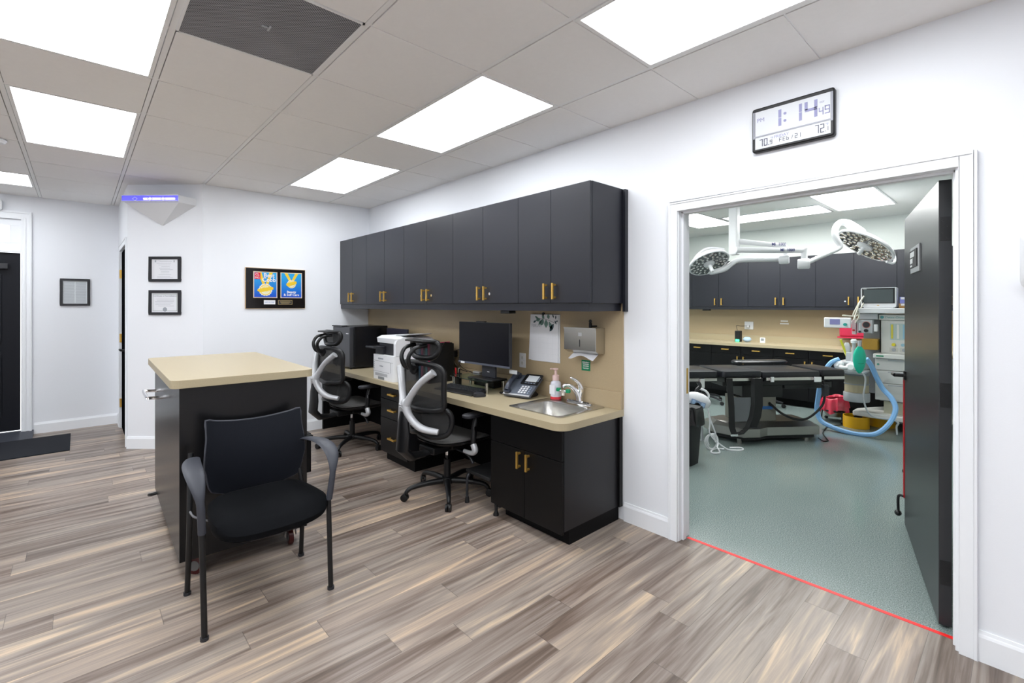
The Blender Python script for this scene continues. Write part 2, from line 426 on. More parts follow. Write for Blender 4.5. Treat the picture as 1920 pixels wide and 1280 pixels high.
for x, y, nx, ny, lb in LP:
    ix, iy = cell(x, y); x0, x1, y0, y1 = GX[ix], GX[ix + nx], GY[iy], GY[iy + ny]
    t = thing('ceiling_light', lb, 'ceiling light', ((x0 + x1) / 2, (y0 + y1) / 2, CZ), world=True, group='white ceiling light panels of the front room')
    fr = MB(); o_, i_ = .004, .018
    fr.box(x0 + o_, x1 - o_, y0 + .016, y0 + .016 + i_, CZ - .001, CZ + .016).box(x0 + o_, x1 - o_, y1 - .016 - i_, y1 - .016, CZ - .001, CZ + .016)
    fr.box(x0 + o_, x0 + o_ + i_, y0 + .034, y1 - .034, CZ - .001, CZ + .016).box(x1 - o_ - i_, x1 - o_, y0 + .034, y1 - .034, CZ - .001, CZ + .016)
    part('frame', fr, grid_m, t)
    part('diffuser', MB().box(x0 + .022, x1 - .022, y0 + .034, y1 - .034, CZ + .002, CZ + .010), diff_m, t)
x0, x1, y0, y1 = GX[VX], GX[VX + 1], GY[VY], GY[VY + 1]
t = thing('air_vent', 'dark perforated square return air grille set in the tiled ceiling', 'vent', ((x0 + x1) / 2, (y0 + y1) / 2, CZ), world=True)
part('grille', MB().box(x0 + .014, x1 - .014, y0 + .022, y1 - .022, CZ - .001, CZ + .004), ventm, t)
b = MB()
b.box(x0 + .004, x1 - .004, y0 + .012, y0 + .022, CZ - .003, CZ + .010).box(x0 + .004, x1 - .004, y1 - .022, y1 - .012, CZ - .003, CZ + .010)
b.box(x0 + .004, x0 + .014, y0 + .012, y1 - .012, CZ - .003, CZ + .010).box(x1 - .014, x1 - .004, y0 + .012, y1 - .012, CZ - .003, CZ + .010)
part('frame', b, grid_m, t)
cxv, cyv = (x0 + x1) / 2, (y0 + y1) / 2
part('latch', MB().box(cxv - .022, cxv + .022, cyv - .004, cyv + .004, CZ - .006, CZ - .001).box(cxv - .004, cxv + .004, cyv - .03, cyv + .0, CZ - .006, CZ - .001), lgrey, t)
# ceiling camera ring at left and white sensor
solo('smoke_detector', MB().lathe([(.06, 0), (.065, .012), (.05, .032), (.02, .036)], (-5.14, -.452, CZ), (0, 0, -1)), white, 'round white detector on the ceiling at the left edge', 'detector', loc=(-5.14, -.452, CZ), smooth=True)
t = thing('emergency_light', 'small white emergency light box high above the black entrance door', 'emergency light', (CX, -.70, 2.53), PI / 2, world=False)
part('housing', MB().box(-.16, .09, -.08, 0, -.03, .08), white, t, .008)

# operating room ceiling and fixtures
struct('ceiling', MB().box(R2X0 - .1, R2X1 + .1, WY2, R2Y + .1, CZ, CZ + .05), ceil2_m)
for (xa, xb, ya, yb, lb) in ((-1.66, -1.05, 6.02, 7.24, 'bright ceiling panel at the right end of the three over the operating table'),
                             (-2.90, -1.70, 6.63, 7.24, 'bright ceiling panel between the two others over the operating table'),
                             (-3.52, -2.94, 6.02, 7.24, 'bright ceiling panel at the left end of the three over the operating table'),
                             (-2.90, -1.70, 4.0, 4.6, 'added unseen operating room ceiling panel just inside the doorway'), (-4.9, -3.7, 4.6, 5.2, 'added operating room ceiling panel in the hidden left part')):  # both panels here are added, unseen from the viewpoint
    t = thing('ceiling_light', lb, 'ceiling light', ((xa + xb) / 2, (ya + yb) / 2, CZ), world=True, group='ceiling panels of the operating room')
    fr = MB().box(xa, xb, ya, ya + .02, CZ - .012, CZ).box(xa, xb, yb - .02, yb, CZ - .012, CZ).box(xa, xa + .02, ya + .02, yb - .02, CZ - .012, CZ).box(xb - .02, xb, ya + .02, yb - .02, CZ - .012, CZ)
    part('frame', fr, white, t); part('diffuser', MB().box(xa + .02, xb - .02, ya + .02, yb - .02, CZ - .008, CZ - .001), diff2_m, t)

# baseboards
def baseboard(name, p0, p1, h=.125):
    d = Vector((p1[0] - p0[0], p1[1] - p0[1], 0)); L = d.length; a = math.atan2(d.y, d.x)
    b = MB().box(0, L, -.014, 0, 0, h - .025); b.prism([(-.014, h - .025), (0, h - .025), (0, h), (-.006, h), (-.009, h - .012), (-.011, h - .016)], 0, L, 'x')
    b.xf(Matrix.Translation((p0[0], p0[1], 0)) @ Matrix.Rotation(a, 4, 'Z')); return struct(name, b, trim_m)
baseboard('baseboard_right', (-1.843, WY), (-1.512, WY))
baseboard('baseboard_right', (-.136, WY), (XR, WY))
baseboard('baseboard_far', (BX, D2[1]), (BX, 2.14)) if False else None
def bb2(name, p0, p1): return baseboard(name, p0, p1)
bb2('baseboard_far', (BX, D2[1] - .002), (BX, 2.14))
bb2('baseboard_diagonal', D1, D2)
bb2('baseboard_hall', (CX, D1[1]), (SX0 - .07, D1[1]))
bb2('baseboard_left', (CX, DY1 + .10), (CX, D1[1]))
bb2('baseboard_left', (CX, YB), (CX, DY0 - .10))

# operating room doorway trim
def casing(name, x0, x1, ztop, y, wd=.056, side=-1, th=.018):
    b = MB()
    b.box(x0 - wd, x0, y, y + side * th, 0, ztop + wd).box(x1, x1 + wd, y, y + side * th, 0, ztop + wd).box(x0, x1, y, y + side * th, ztop, ztop + wd)
    b.box(x0 - wd, x0 - wd + .012, y + side * th, y + side * (th + .005), 0, ztop + wd).box(x1 + wd - .012, x1 + wd, y + side * th, y + side * (th + .005), 0, ztop + wd)
    b.box(x0 - wd + .012, x1 + wd - .012, y + side * th, y + side * (th + .005), ztop + wd - .012, ztop + wd)
    return struct(name, b, trim_m, bevel=.002)
casing('trim_2', -1.455, -.192, 2.036, WY)
JW = .02
b = MB().box(OX0 - .001, OX0 + JW - .012, WY - .002, WY2 + .005, 0, OZ).box(OX1 - .004, OX1 + .012, WY - .002, WY2 + .005, 0, OZ).box(OX0, OX1, WY - .002, WY2 + .005, OZ - .016, OZ)
b.box(OX0 + .008, OX0 + .020, WY + .035, WY + .075, 0, OZ - .016).box(OX1 - .014, OX1 - .004, WY + .035, WY + .075, 0, OZ - .016).box(OX0 + .008, OX1 - .004, WY + .035, WY + .075, OZ - .028, OZ - .016)
struct('trim_3', b, trim_m, bevel=.002)
b = MB().box(OX0 + .007, OX0 + .0095, WY + .083, WY + .118, .90, 1.06); solo('strike_plate', b, gold, 'small brass strike plate on the left jamb of the wide doorway', 'strike plate', loc=(OX0 + .008, WY + .10, .98))
solo('floor_tape', MB().box(OX0 + .02, OX1 - .014, WY + .079, WY + .103, 0, .0012), tape_m, 'thin red tape line across the floor at the wide doorway', 'tape', loc=(-.83, WY + .09, 0))

# open wide door leaf (swung into the operating room)
HX, HYY = -.226, 2.884; ang = math.atan2(1.149, -.275)
t = thing('door_1', 'wide dark door standing open into the operating room', 'door', (HX, HYY, 0), ang)
OFF.pop(t.name, None); t['kind'] = 'structure'
# local: x along leaf from hinge, y: + toward -X side (visible face)
LL = 1.19
part('door_leaf', MB().box(0, LL, 0, .045, .012, 2.022), door_m, t, .002)
for zz in (.25, 1.05, 1.80):
    b = MB().box(-.0012, 0, .004, .041, zz - .055, zz + .055)
    for dz in (-.04, -.015, .015, .04): b.cyl((-.0022, .014 if dz in (-.04, .015) else .03, zz + dz), (-.001, .014 if dz in (-.04, .015) else .03, zz + dz), .0045, seg=8)
    part('hinge_plate', b, bpl, t)
sg = part('door_sign', MB().box(.51, .84, .045, .053, 1.645, 1.795), lgrey, t, .002, label='silver sliding sign holder with black plate')
b = MB().box(.56, .84, .053, .058, 1.675, 1.775); part('sign_plate', b, inkd, sg)
b = MB().box(.64, .80, .058, .0592, 1.735, 1.765).box(.70, .80, .058, .0592, 1.700, 1.728).box(.72, .79, .058, .0592, 1.680, 1.690); part('lettering', b, white_t, sg)
hd = part('door_handle', MB().cyl((LL - .07, .045, 1.0), (LL - .07, .057, 1.0), .03).cyl((LL - .07, .057, 1.0), (LL - .07, .10, 1.0), .011).tube([(LL - .07, .10, 1.0), (LL - .02, .105, 1.0), (LL + .07, .10, .995)], [.012, .011, .010]), bpl, t, smooth=True)
part('edge_guard', MB().box(LL + .001, LL + .03, .018, .05, .18, .98), red, t, label='long red strip down the leading edge')
ds = part('door_stop', MB().tube([(LL + .012, .05, .19), (LL + .02, .075, .18), (LL + .02, .075, .08)], .008).ball((LL + .02, .077, .07), .02, (1.2, 1, 1)), bpl, t, smooth=True)
part('rubber_bumper', MB().ball((LL + .035, .035, .35), .02), bpl, t, smooth=True)

# narrow hallway door, closed, seen at a grazing angle
t = thing('door_2', 'narrow black door in the short hall wall, seen nearly edge on', 'door', (SX0, D1[1] + .012, 0)); t['kind'] = 'structure'
part('door_leaf', MB().box(.015, SX1 - SX0 - .015, 0, .04, .01, SZ - .012), narrowm, t, .002)
for zz in (.30, 1.07, 1.83): part('hinge', MB().box(-.004, .03, -.012, .001, zz - .05, zz + .05).cyl((.004, -.012, zz - .05), (.004, -.012, zz + .05), .008, seg=10), gold, t)
part('door_handle', MB().cyl((.80, 0, .98), (.80, -.05, .98), .012).lathe([(.03, 0), (.03, .012)], (.80, 0, .98), (0, -1, 0)).tube([(.80, -.05, .98), (.75, -.055, .985), (.69, -.05, .975)], .010), bpl, t, smooth=True)
casing('trim_4', SX0, SX1, SZ, D1[1], .06, th=.010)
# black exterior door with transom
t = thing('door_3', 'black panelled entrance door under a bright transom', 'door', (CX - .03, (DY0 + DY1) / 2, 0), PI / 2); t['kind'] = 'structure'
hw = (DY1 - DY0) / 2
b = MB().box(-hw + .01, hw - .01, 0, .045, .06, 2.045)
part('door_leaf', b, mat('painted black door', (.006, .007, .011), .45, spec=.25), t, .002)
b = MB()
for (xa, xb) in ((-hw + .13, -.06), (.06, hw - .15)):
    for (za, zb) in ((.22, .92), (1.05, 1.80)):
        for q in ((xa, xb, za, za + .02), (xa, xb, zb - .02, zb), (xa, xa + .02, za + .02, zb - .02), (xb - .02, xb, za + .02, zb - .02)): b.box(q[0], q[1], -.010, 0, q[2], q[3])
        b.box(xa + .05, xb - .05, -.005, 0, za + .05, zb - .05)
part('panel_moulding', b, MATS['painted black door'], t, .002)
part('door_closer', MB().box(hw - .38, hw - .10, -.06, 0, 1.86, 1.92), bpl2, t, .004)
part('threshold', MB().prism([(-.30, 0), (.02, 0), (.02, .05), (-.03, .05)], -hw - .02, hw + .10, 'x').xf(Matrix.Scale(1, 4)), mat('dark threshold metal', (.05, .055, .07), .4), t)
t = thing('window_1', 'bright transom window over the black entrance door', 'window', (CX - .02, (DY0 + DY1) / 2, 2.08), PI / 2); t['kind'] = 'structure'
b = MB().box(-hw, hw, 0, .05, 0, .08).box(-hw, hw, 0, .05, .27, .34).box(-hw, -hw + .09, 0, .05, .08, .27).box(hw - .09, hw, 0, .05, .08, .27)
part('window_frame', b, trim_m, t, .004); part('pane', MB().box(-hw + .09, hw - .09, .022, .028, .08, .27), pane_m, t)
b = MB(); zt = 2.42; wd = .085
for (ya, yb, za, zb) in ((DY1, DY1 + wd, 0, zt + wd), (DY0 - wd, DY0, 0, zt + wd), (DY0, DY1, zt, zt + wd)): b.box(CX, CX + .018, ya, yb, za, zb)
b.box(CX + .018, CX + .028, DY1 + wd - .02, DY1 + wd, 0, zt + wd).box(CX + .018, CX + .028, DY0 - wd, DY1 + wd - .02, zt + wd - .02, zt + wd)
b.box(CX + .018, CX + .023, DY1 + .02, DY1 + .04, 0, zt + .02).box(CX - .03, CX + .012, DY0, DY1, 2.05, 2.08)
struct('trim_5', b, trim_m, bevel=.003)
solo('doormat', MB().box(-7.33, -6.50, -1.6, -.062, 0, .010), matm, 'dark navy doormat lying before the black entrance door', 'mat', loc=(-6.9, -.85, 0))

# ---------------------------------------------------------------- pictures, clock
def wallthing(name, label, cat, loc, rz, group=None): return thing(name, label, cat, loc, rz, group)
def textlines(b, x0, x1, z0, z1, n, h=.0022, y=-.002, jit=.25):
    for i in range(n):
        z = z1 - (z1 - z0) * i / max(1, n - 1); a = random.uniform(0, jit) * (x1 - x0) / 2; c = random.uniform(0, jit) * (x1 - x0) / 2
        b.box(x0 + a, x1 - c, y, y + .0008, z, z + h)
def frame(parent, wd, ht, fw, mf, mp, d=.02):
    b = MB().box(-wd / 2, wd / 2, -d, 0, -ht / 2, -ht / 2 + fw).box(-wd / 2, wd / 2, -d, 0, ht / 2 - fw, ht / 2).box(-wd / 2, -wd / 2 + fw, -d, 0, -ht / 2 + fw, ht / 2 - fw).box(wd / 2 - fw, wd / 2, -d, 0, -ht / 2 + fw, ht / 2 - fw)
    part('frame', b, mf, parent, .002)
    return part('paper', MB().box(-wd / 2 + fw, wd / 2 - fw, -.008, -.002, -ht / 2 + fw, ht / 2 - fw), mp, parent)
bfr = mat('black picture frame', (.018, .018, .022), .35)
t = wallthing('framed_notice', 'black framed printed notice alone on the wall right of the entrance door', 'framed notice', (CX, -.026, 1.613), PI / 2)
p = frame(t, .262, .318, .025, bfr, papg)
b = MB(); textlines(b, -.10, -.004, -.12, .12, 26, .003, -.0095, .1); textlines(b, .004, .10, -.12, .12, 26, .003, -.0095, .1); part('print', b, inkg, p)
DA = math.atan2(D2[1] - D1[1], D2[0] - D1[0])
def on_diag(s, z): return (D1[0] + s * math.cos(DA), D1[1] + s * math.sin(DA), z)
def diag_s(px):
    r = ray(px, 500); dx, dy = math.cos(DA), math.sin(DA)      # solve D1 + s*d = k*r
    det = dx * -r[1] + r[0] * dy; return (-D1[0] * -r[1] - r[0] * D1[1]) / det if False else ((-D1[0]) * (-r[1]) - (-r[0]) * (-D1[1])) / (dx * (-r[1]) - (-r[0]) * dy)
sL, sR = diag_s(281), diag_s(340); sc = (sL + sR) / 2; wc = sR - sL
dd = D1[0] * FW[0] + D1[1] * FW[1] + sc * (math.cos(DA) * FW[0] + math.sin(DA) * FW[1])
def zat(py): return EYE - (py - HY) / FOC * dd
t = wallthing('framed_certificate', 'upper of the two black framed certificates left of the award plaque', 'certificate', on_diag(sc, zat(504.5)), DA, 'pair of framed certificates')
p = frame(t, wc, (zat(481) - zat(528)), .026, bfr, paper)
b = MB(); textlines(b, -.085, .085, -.09, .075, 11, .0022, -.0095, .6); b.box(-.105, -.09, -.0095, -.0085, .07, .09).box(.09, .1, -.0095, -.0085, .07, .09); part('print', b, inkg, p)
t = wallthing('framed_certificate', 'lower framed certificate with a round seal, left of the award plaque', 'certificate', on_diag(sc, zat(567)), DA, 'pair of framed certificates')
p = frame(t, wc, (zat(544) - zat(590)), .026, bfr, paper)
b = MB().text('Certificate of Accreditation', .022, 0, .06, -.009, .0004, 'CENTER'); textlines(b, -.10, .10, -.035, .035, 6, .0022, -.0095, .5)
b.lathe([(.022, 0), (.022, .001)], (0, -.0085, -.07), (0, -1, 0), 20); part('print', b, inkg, p)
b = MB(); ww, hh = wc / 2 - .038, (zat(544) - zat(590)) / 2 - .038
b.box(-ww, ww, -.0092, -.0082, hh - .004, hh).box(-ww, ww, -.0092, -.0082, -hh, -hh + .004).box(-ww, -ww + .004, -.0092, -.0082, -hh, hh).box(ww - .004, ww, -.0092, -.0082, -hh, hh)
part('border', b, mat('green grey border', (.45, .50, .46), .7), p)
# insect light trap
s0, s1 = diag_s(240), diag_s(368); sA = diag_s(306)
t = thing('insect_light_trap', 'white wedge shaped insect trap glowing blue, high on the diagonal wall', 'insect trap', on_diag(sA, 2.27), DA)
hl, hr = .30, (s1 - sA); zt, zb = .268, .20
fl, fr_ = hl - .045, hr - .055
part('housing', MB().loft([[(-.005, 0, 0), (.005, 0, 0), (.005, -.012, 0), (-.005, -.012, 0)], [(-hl, 0, zb), (hr, 0, zb), (fr_, -.17, zb), (-fl, -.17, zb)], [(-hl, 0, zt), (hr, 0, zt), (fr_ + .0, -.17, zt), (-fl, -.17, zt)]], True, False), white, t)
ub = mat('ultraviolet tube glow', (.2, .2, .9), .4, emit=(.05, .04, .75), es=1.3); ubw = mat('tube core glow', (.8, .8, 1), .4, emit=(.45, .42, 1.0), es=1.6)
part('light_slot', MB().box(-fl - .02, fr_ - .01, -.178, -.171, zb + .012, zt - .004), ub, t)
part('lamp_tube', MB().cyl((-.05, -.185, zb + .03), (fr_ - .03, -.185, zb + .03), .011), ubw, t)
b = MB()
b.box(-fl - .025, fr_ - .0, -.192, -.178, zt - .006, zt + .002).box(-fl - .025, fr_ - .0, -.192, -.178, zb + .004, zb + .012)
for xx in (-.13, .02, .15):
    for k in (-1, 1): b.tube([(xx - .025, -.196, zb + .028), (xx, -.196, zb + .028 + k * .018), (xx + .025, -.196, zb + .028)], .003, 6, 1)
part('guard', b, white, t)
# award plaque
t = wallthing('award_plaque', 'black award plaque holding two blue medal covers', 'plaque', (BX, 1.625, 1.645), PI / 2)
pw, ph = .612, .435
part('board', MB().box(-pw / 2, pw / 2, -.022, -.001, -ph / 2, ph / 2), mat('glossy black board', (.008, .006, .006), .12), t, .003)
part('edge', MB().box(-pw / 2 - .004, pw / 2 + .002, -.018, 0, -ph / 2 - .004, ph / 2 + .004), mat('light wood edge', (.65, .45, .25), .5), t)
bl1 = mat('cover blue', (.01, .12, .75), .35)
def grad():
    m = bpy.data.materials.new('printed blue fade'); m.use_nodes = True; N = m.node_tree.nodes; L = m.node_tree.links; b_ = N['Principled BSDF']
    tc = N.new('ShaderNodeTexCoord'); sp = N.new('ShaderNodeSeparateXYZ'); mr = N.new('ShaderNodeMapRange'); mr.inputs[1].default_value = -.13; mr.inputs[2].default_value = .19
    cr = N.new('ShaderNodeValToRGB'); cr.color_ramp.elements[0].color = (.005, .03, .55, 1); cr.color_ramp.elements[1].color = (.02, .42, .80, 1)
    L.new(tc.outputs['Object'], sp.inputs[0]); L.new(sp.outputs[2], mr.inputs[0]); L.new(mr.outputs[0], cr.inputs[0]); L.new(cr.outputs[0], b_.inputs['Base Color']); b_.inputs['Roughness'].default_value = .3; return m
gm = grad(); yw = mat('medal yellow', (.85, .58, .03), .4); cream = mat('medal cream', (.85, .80, .55), .4); rd = mat('cover red', (.70, .01, .05), .4)
def cover(xc, wd, zc, ht, kind):
    c = part('cover', MB().box(xc - wd / 2, xc + wd / 2, -.026, -.022, zc - ht / 2, zc + ht / 2), gm, t)
    b = MB()
    for (a0, a1, c0, c1) in ((-wd / 2 - .008, wd / 2 + .008, ht / 2, ht / 2 + .008), (-wd / 2 - .008, wd / 2 + .008, -ht / 2 - .008, -ht / 2), (-wd / 2 - .008, -wd / 2, -ht / 2, ht / 2), (wd / 2, wd / 2 + .008, -ht / 2, ht / 2)):
        b.box(xc + a0, xc + a1, -.028, -.022, zc + c0, zc + c1)
    part('border', b, mat('pale gold border', (.75, .60, .45), .3), c)
    r = .065 if kind == 1 else .045; mz = zc - .055 if kind == 1 else zc + .015
    b = MB().prism([(xc - .075, zc + ht / 2), (xc - .04, zc + ht / 2), (xc + .002, mz + r * .7), (xc - .025, mz + r * .7)], -.0275, -.026, 'y')
    b.prism([(xc + .04, zc + ht / 2), (xc + .075, zc + ht / 2), (xc + .025, mz + r * .7), (xc - .002, mz + r * .7)], -.0275, -.026, 'y')
    b.prism([(xc - r * 1.25, mz - .012), (xc - r * .8, mz - .03), (xc + r * 1.25, mz + .005), (xc + r * 1.2, mz + .03), (xc + r * .8, mz + .035), (xc - r * 1.2, mz + .008)], -.0300, -.0292, 'y')
    part('ribbon', b, yw, c)
    n = 32; b = MB().prism([(xc + r * (1.08 if k % 2 else .98) * math.cos(2 * PI * k / n), mz + r * (1.08 if k % 2 else .98) * math.sin(2 * PI * k / n)) for k in range(n)], -.0285, -.0275, 'y')
    md = part('medal', b, white_t, c)
    part('medal_ring', MB().lathe([(r * .9, 0), (r * .9, .0006)], (xc, -.0285, mz), (0, -1, 0), 28), yw, c)
    part('medal_face', MB().lathe([(r * .78, 0), (r * .78, .0006)], (xc, -.0289, mz), (0, -1, 0), 28), cream, c)
    part('medal_text', MB().text('BEST', r * .5, xc, mz + r * .28, -.0303, .0003, 'CENTER').text('2025', r * .7, xc, mz - r * .25, -.0303, .0003, 'CENTER'), yw, c)
    b = MB()
    if kind == 1: b.text('Best', .062, xc + .035, zc + .083, -.0305, .0004, 'CENTER', bold=.001).text('Cobb', .062, xc + .035, zc + .035, -.0305, .0004, 'CENTER', bold=.001)
    else: b.text('Beauty', .036, xc - .0, zc - .085, -.0280, .0004, 'CENTER', bold=.001).text('& Self Care', .036, xc, zc - .118, -.0280, .0004, 'CENTER', bold=.001)
    part('lettering', b, white_t, c)
    if kind == 1:
        part('logo', MB().box(xc - wd / 2 + .004, xc - wd / 2 + .062, -.0285, -.0275, zc + ht / 2 - .075, zc + ht / 2 - .004), rd, c)
        part('logo_text', MB().text('CL', .034, xc - wd / 2 + .010, zc + ht / 2 - .036, -.029, .0003).text('MG', .030, xc - wd / 2 + .008, zc + ht / 2 - .068, -.029, .0003), white_t, c)
cover(-.115, .225, .038, .27, 1); cover(.155, .215, .038, .27, 2)
p = part('name_plate', MB().box(-.13, -.015, -.026, -.022, -.175, -.130), white_t, t, label='white plate'); part('lettering', MB().text('BEST OF COBB', .014, -.072, -.157, -.0268, .0003, 'CENTER'), mat('blue ink', (.05, .2, .5), .5), p)
p = part('name_plate', MB().box(.015, .165, -.026, -.022, -.178, -.128), mat('plate gold', (.55, .42, .18), .3, metal=.6), t, label='black plate with gold rim'); part('plate_field', MB().box(.020, .160, -.0272, -.026, -.173, -.133), inkd, p)
b = MB(); textlines(b, .03, .15, -.165, -.145, 3, .004, -.0282, .3); part('lettering', b, mat('plate gold', (.55, .42, .18)), p)

# wall clock
t = wallthing('digital_clock', 'black rimmed digital wall clock reading 1:14 above the wide doorway', 'clock', (-.819, WY, 2.399), 0)
cw, ch = .38, .235
b = MB().loft([rrect(0, 0, cw, ch, .012, 0, 4, 'y'), rrect(0, 0, cw, ch, .012, -.026, 4, 'y'), rrect(0, 0, cw - .012, ch - .012, .010, -.030, 4, 'y')])
part('case', b, bpl, t, smooth=False)
fc = part('display', MB().box(-cw / 2 + .016, cw / 2 - .016, -.0315, -.030, -ch / 2 + .014, ch / 2 - .020), lcd, t)
part('divider', MB().box(-cw / 2 + .010, cw / 2 - .010, -.034, -.0315, -.040, -.033), mat('clock silver', (.34, .35, .40), .35), fc)
b = MB().box(-cw / 2 + .006, -cw / 2 + .014, -.033, -.030, -.045, ch / 2 - .02).box(cw / 2 - .014, cw / 2 - .006, -.033, -.030, -.045, ch / 2 - .02)
part('side_rail', b, MATS['clock silver'], fc)
SEG = {'0': 'abcdef', '1': 'bc', '2': 'abged', '4': 'fgbc', '7': 'abc', '9': 'abcdfg', '8': 'abcdefg', 'F': 'aefg', 'E': 'adefg', 'B': 'cdefg', 'R': 'eg', 'I': 'ef', 'D': 'bcdeg', 'A': 'abcefg', 'Y': 'bcdfg'}
def seg(b, ch_, x, z, w_, h_, t_=.2):
    q = w_ * t_; y0, y1 = -.0328, -.0316; g = q * .12
    S_ = {'a': (x + g, x + w_ - g, z + h_ - q, z + h_), 'd': (x + g, x + w_ - g, z, z + q), 'g': (x + g, x + w_ - g, z + h_ / 2 - q / 2, z + h_ / 2 + q / 2),
         'f': (x, x + q, z + h_ / 2 + g, z + h_ - g), 'e': (x, x + q, z + g, z + h_ / 2 - g), 'b': (x + w_ - q, x + w_, z + h_ / 2 + g, z + h_ - g), 'c': (x + w_ - q, x + w_, z + g, z + h_ / 2 - g)}
    for k in SEG[ch_]: a = S_[k]; b.box(a[0], a[1], y0, y1, a[2], a[3])
b = MB()
seg(b, '1', -.095, -.008, .05, .088, .28); seg(b, '1', .0, -.008, .05, .088, .26); seg(b, '4', .062, -.008, .056, .088, .24)
b.lathe([(.007, 0), (.007, .001)], (-.028, -.0316, .052), (0, -1, 0), 12).lathe([(.007, 0), (.007, .001)], (-.028, -.0316, .015), (0, -1, 0), 12)
seg(b, '4', .124, -.005, .020, .038, .2); seg(b, '9', .149, -.003, .022, .040, .2)
b.text('PM', .030, -.165, .040, -.0322, .0004).text('DCF', .010, .128, .055, -.0322, .0004)
part('time_digits', b, lav, fc)
b = MB()
seg(b, '7', -.152, -.092, .016, .038, .22); seg(b, '0', -.130, -.092, .018, .038, .22); b.box(-.108, -.104, -.0328, -.0316, -.092, -.088); seg(b, '9', -.100, -.090, .011, .022, .2)
x_ = -.055
for c_ in 'FEB': seg(b, c_, x_, -.088, .011, .020, .16); x_ += .017
b.text('/', .026, .002, -.087, -.0322, .0004); seg(b, '2', .018, -.088, .012, .022, .16); seg(b, '1', .034, -.088, .010, .022, .16)
seg(b, '7', .108, -.092, .016, .042, .2); seg(b, '2', .130, -.092, .017, .042, .2); b.box(.151, .154, -.0328, -.0316, -.090, -.087); seg(b, '1', .154, -.088, .010, .020, .2)
part('date_digits', b, mat('segment ink', (.10, .10, .14), .5), fc)
b = MB().text('°F', .016, -.098, -.064, -.0322, .0003).text('°F', .016, .152, -.062, -.0322, .0003).text('FRIDAY', .021, -.080, -.064, -.0322, .0003); part('faint_text', b, lav, fc)

# white dispenser at right picture edge
t = wallthing('wall_dispenser', 'white wall mounted dispenser cut off by the right picture edge', 'dispenser', (.06, WY, 1.63), 0)
part('housing', MB().loft([rrect(0, .0, .155, .22, .03, 0, 4, 'y'), rrect(0, 0, .155, .22, .03, -.07, 4, 'y'), rrect(0, 0, .12, .18, .03, -.095, 4, 'y')]), white, t, smooth=True)
part('nozzle', MB().box(-.035, .035, -.07, -.01, -.14, -.11), lgrey, t, .004)

# ---------------------------------------------------------------- upper cabinets
YF = 2.35
def handle_v(b, x, y, z0, z1):    # vertical square bar pull on a -Y facing door at y
    b.box(x - .007, x + .007, y - .034, y - .022, z0, z1).box(x - .007, x + .007, y - .022, y, z0 + .006, z0 + .018).box(x - .007, x + .007, y - .022, y, z1 - .018, z1 - .006); return b
def handle_h(b, x0, x1, y, z):
    b.box(x0, x1, y - .034, y - .022, z - .007, z + .007).box(x0 + .006, x0 + .018, y - .022, y, z - .007, z + .007).box(x1 - .018, x1 - .006, y - .022, y, z - .007, z + .007); return b
def upper(ed, yf, yb, z0, z1, label, grp, locks=(), hz=(1.497, 1.605), hoff=.040, mt=blk):
    t = thing('wall_cabinet', label, 'cabinet', ((ed[0] + ed[-1]) / 2, yb, z0), group=grp, world=True)
    part('body', MB().box(ed[0] + .001, ed[-1] - .001, yf + .021, yb - .001, z0, z1), mt, t)
    n = len(ed) - 1
    for i in range(n):
        d = part('door', MB().box(ed[i] + .0015, ed[i + 1] - .0015, yf, yf + .019, z0 + .002, z1 - .001), mt, t, .0015)
        hx = ed[i + 1] - hoff if i % 2 == 0 else ed[i] + hoff
        if n == 1: hx = ed[0] + hoff
        part('handle', handle_v(MB(), hx, yf, *hz), gold, d, .001)
        if i in locks:
            lx = hx + (-.045 if i % 2 == 0 else .045)
            part('lock', MB().cyl((lx, yf - .006, sum(hz) / 2 - .005), (lx, yf, sum(hz) / 2 - .005), .011), chrome, d, smooth=True)
    return t
ex = [aY(q, 500, YF)[0] for q in (1107.9, 1032.7, 971.4, 905.5, 849, 799.8, 757.5, 720.6, 687, 660.2)]
ex[0] = -1.838
g = 'black wall cabinets in the front room'
labs = ['black wall cabinet nearest the doorway, over the sink', 'black wall cabinet over the monitor, with two small round locks, second from the doorway',
        'black wall cabinet with round locks over the printer, third from the doorway', 'black wall cabinet second from the plaque wall', 'narrow looking black wall cabinet in the corner by the plaque wall']
for k in range(5):
    a = ex[2 * k + 2] if k < 4 else BX + .003
    upper([a, ex[2 * k + 1], ex[2 * k]], YF, WY, 1.471, 2.238, labs[k], g, locks=(0, 1) if k in (1, 2) else ())
t = solo('cabinet_valance', MB().box(BX + .002, -1.86, YF + .012, YF + .03, 1.418, 1.470).box(-1.878, -1.86, YF + .03, WY - .02, 1.418, 1.470), blk, 'black light rail running under all the wall cabinets', 'valance')
solo('scribe_panel', MB().box(-1.836, -1.815, WY - .035, WY - .001, 1.415, 2.235), blk, 'thin black filler strip between the end wall cabinet and the wall', 'filler strip')
# under-cabinet devices
c_ = aZ(965, 582, 1.417)
solo('puck_light', MB().box(c_[0] - .05, c_[0] + .05, 2.38, 2.45, 1.395, 1.417), bpl, 'small black puck light under the cabinets above the monitor', 'puck light', bevel=.004)

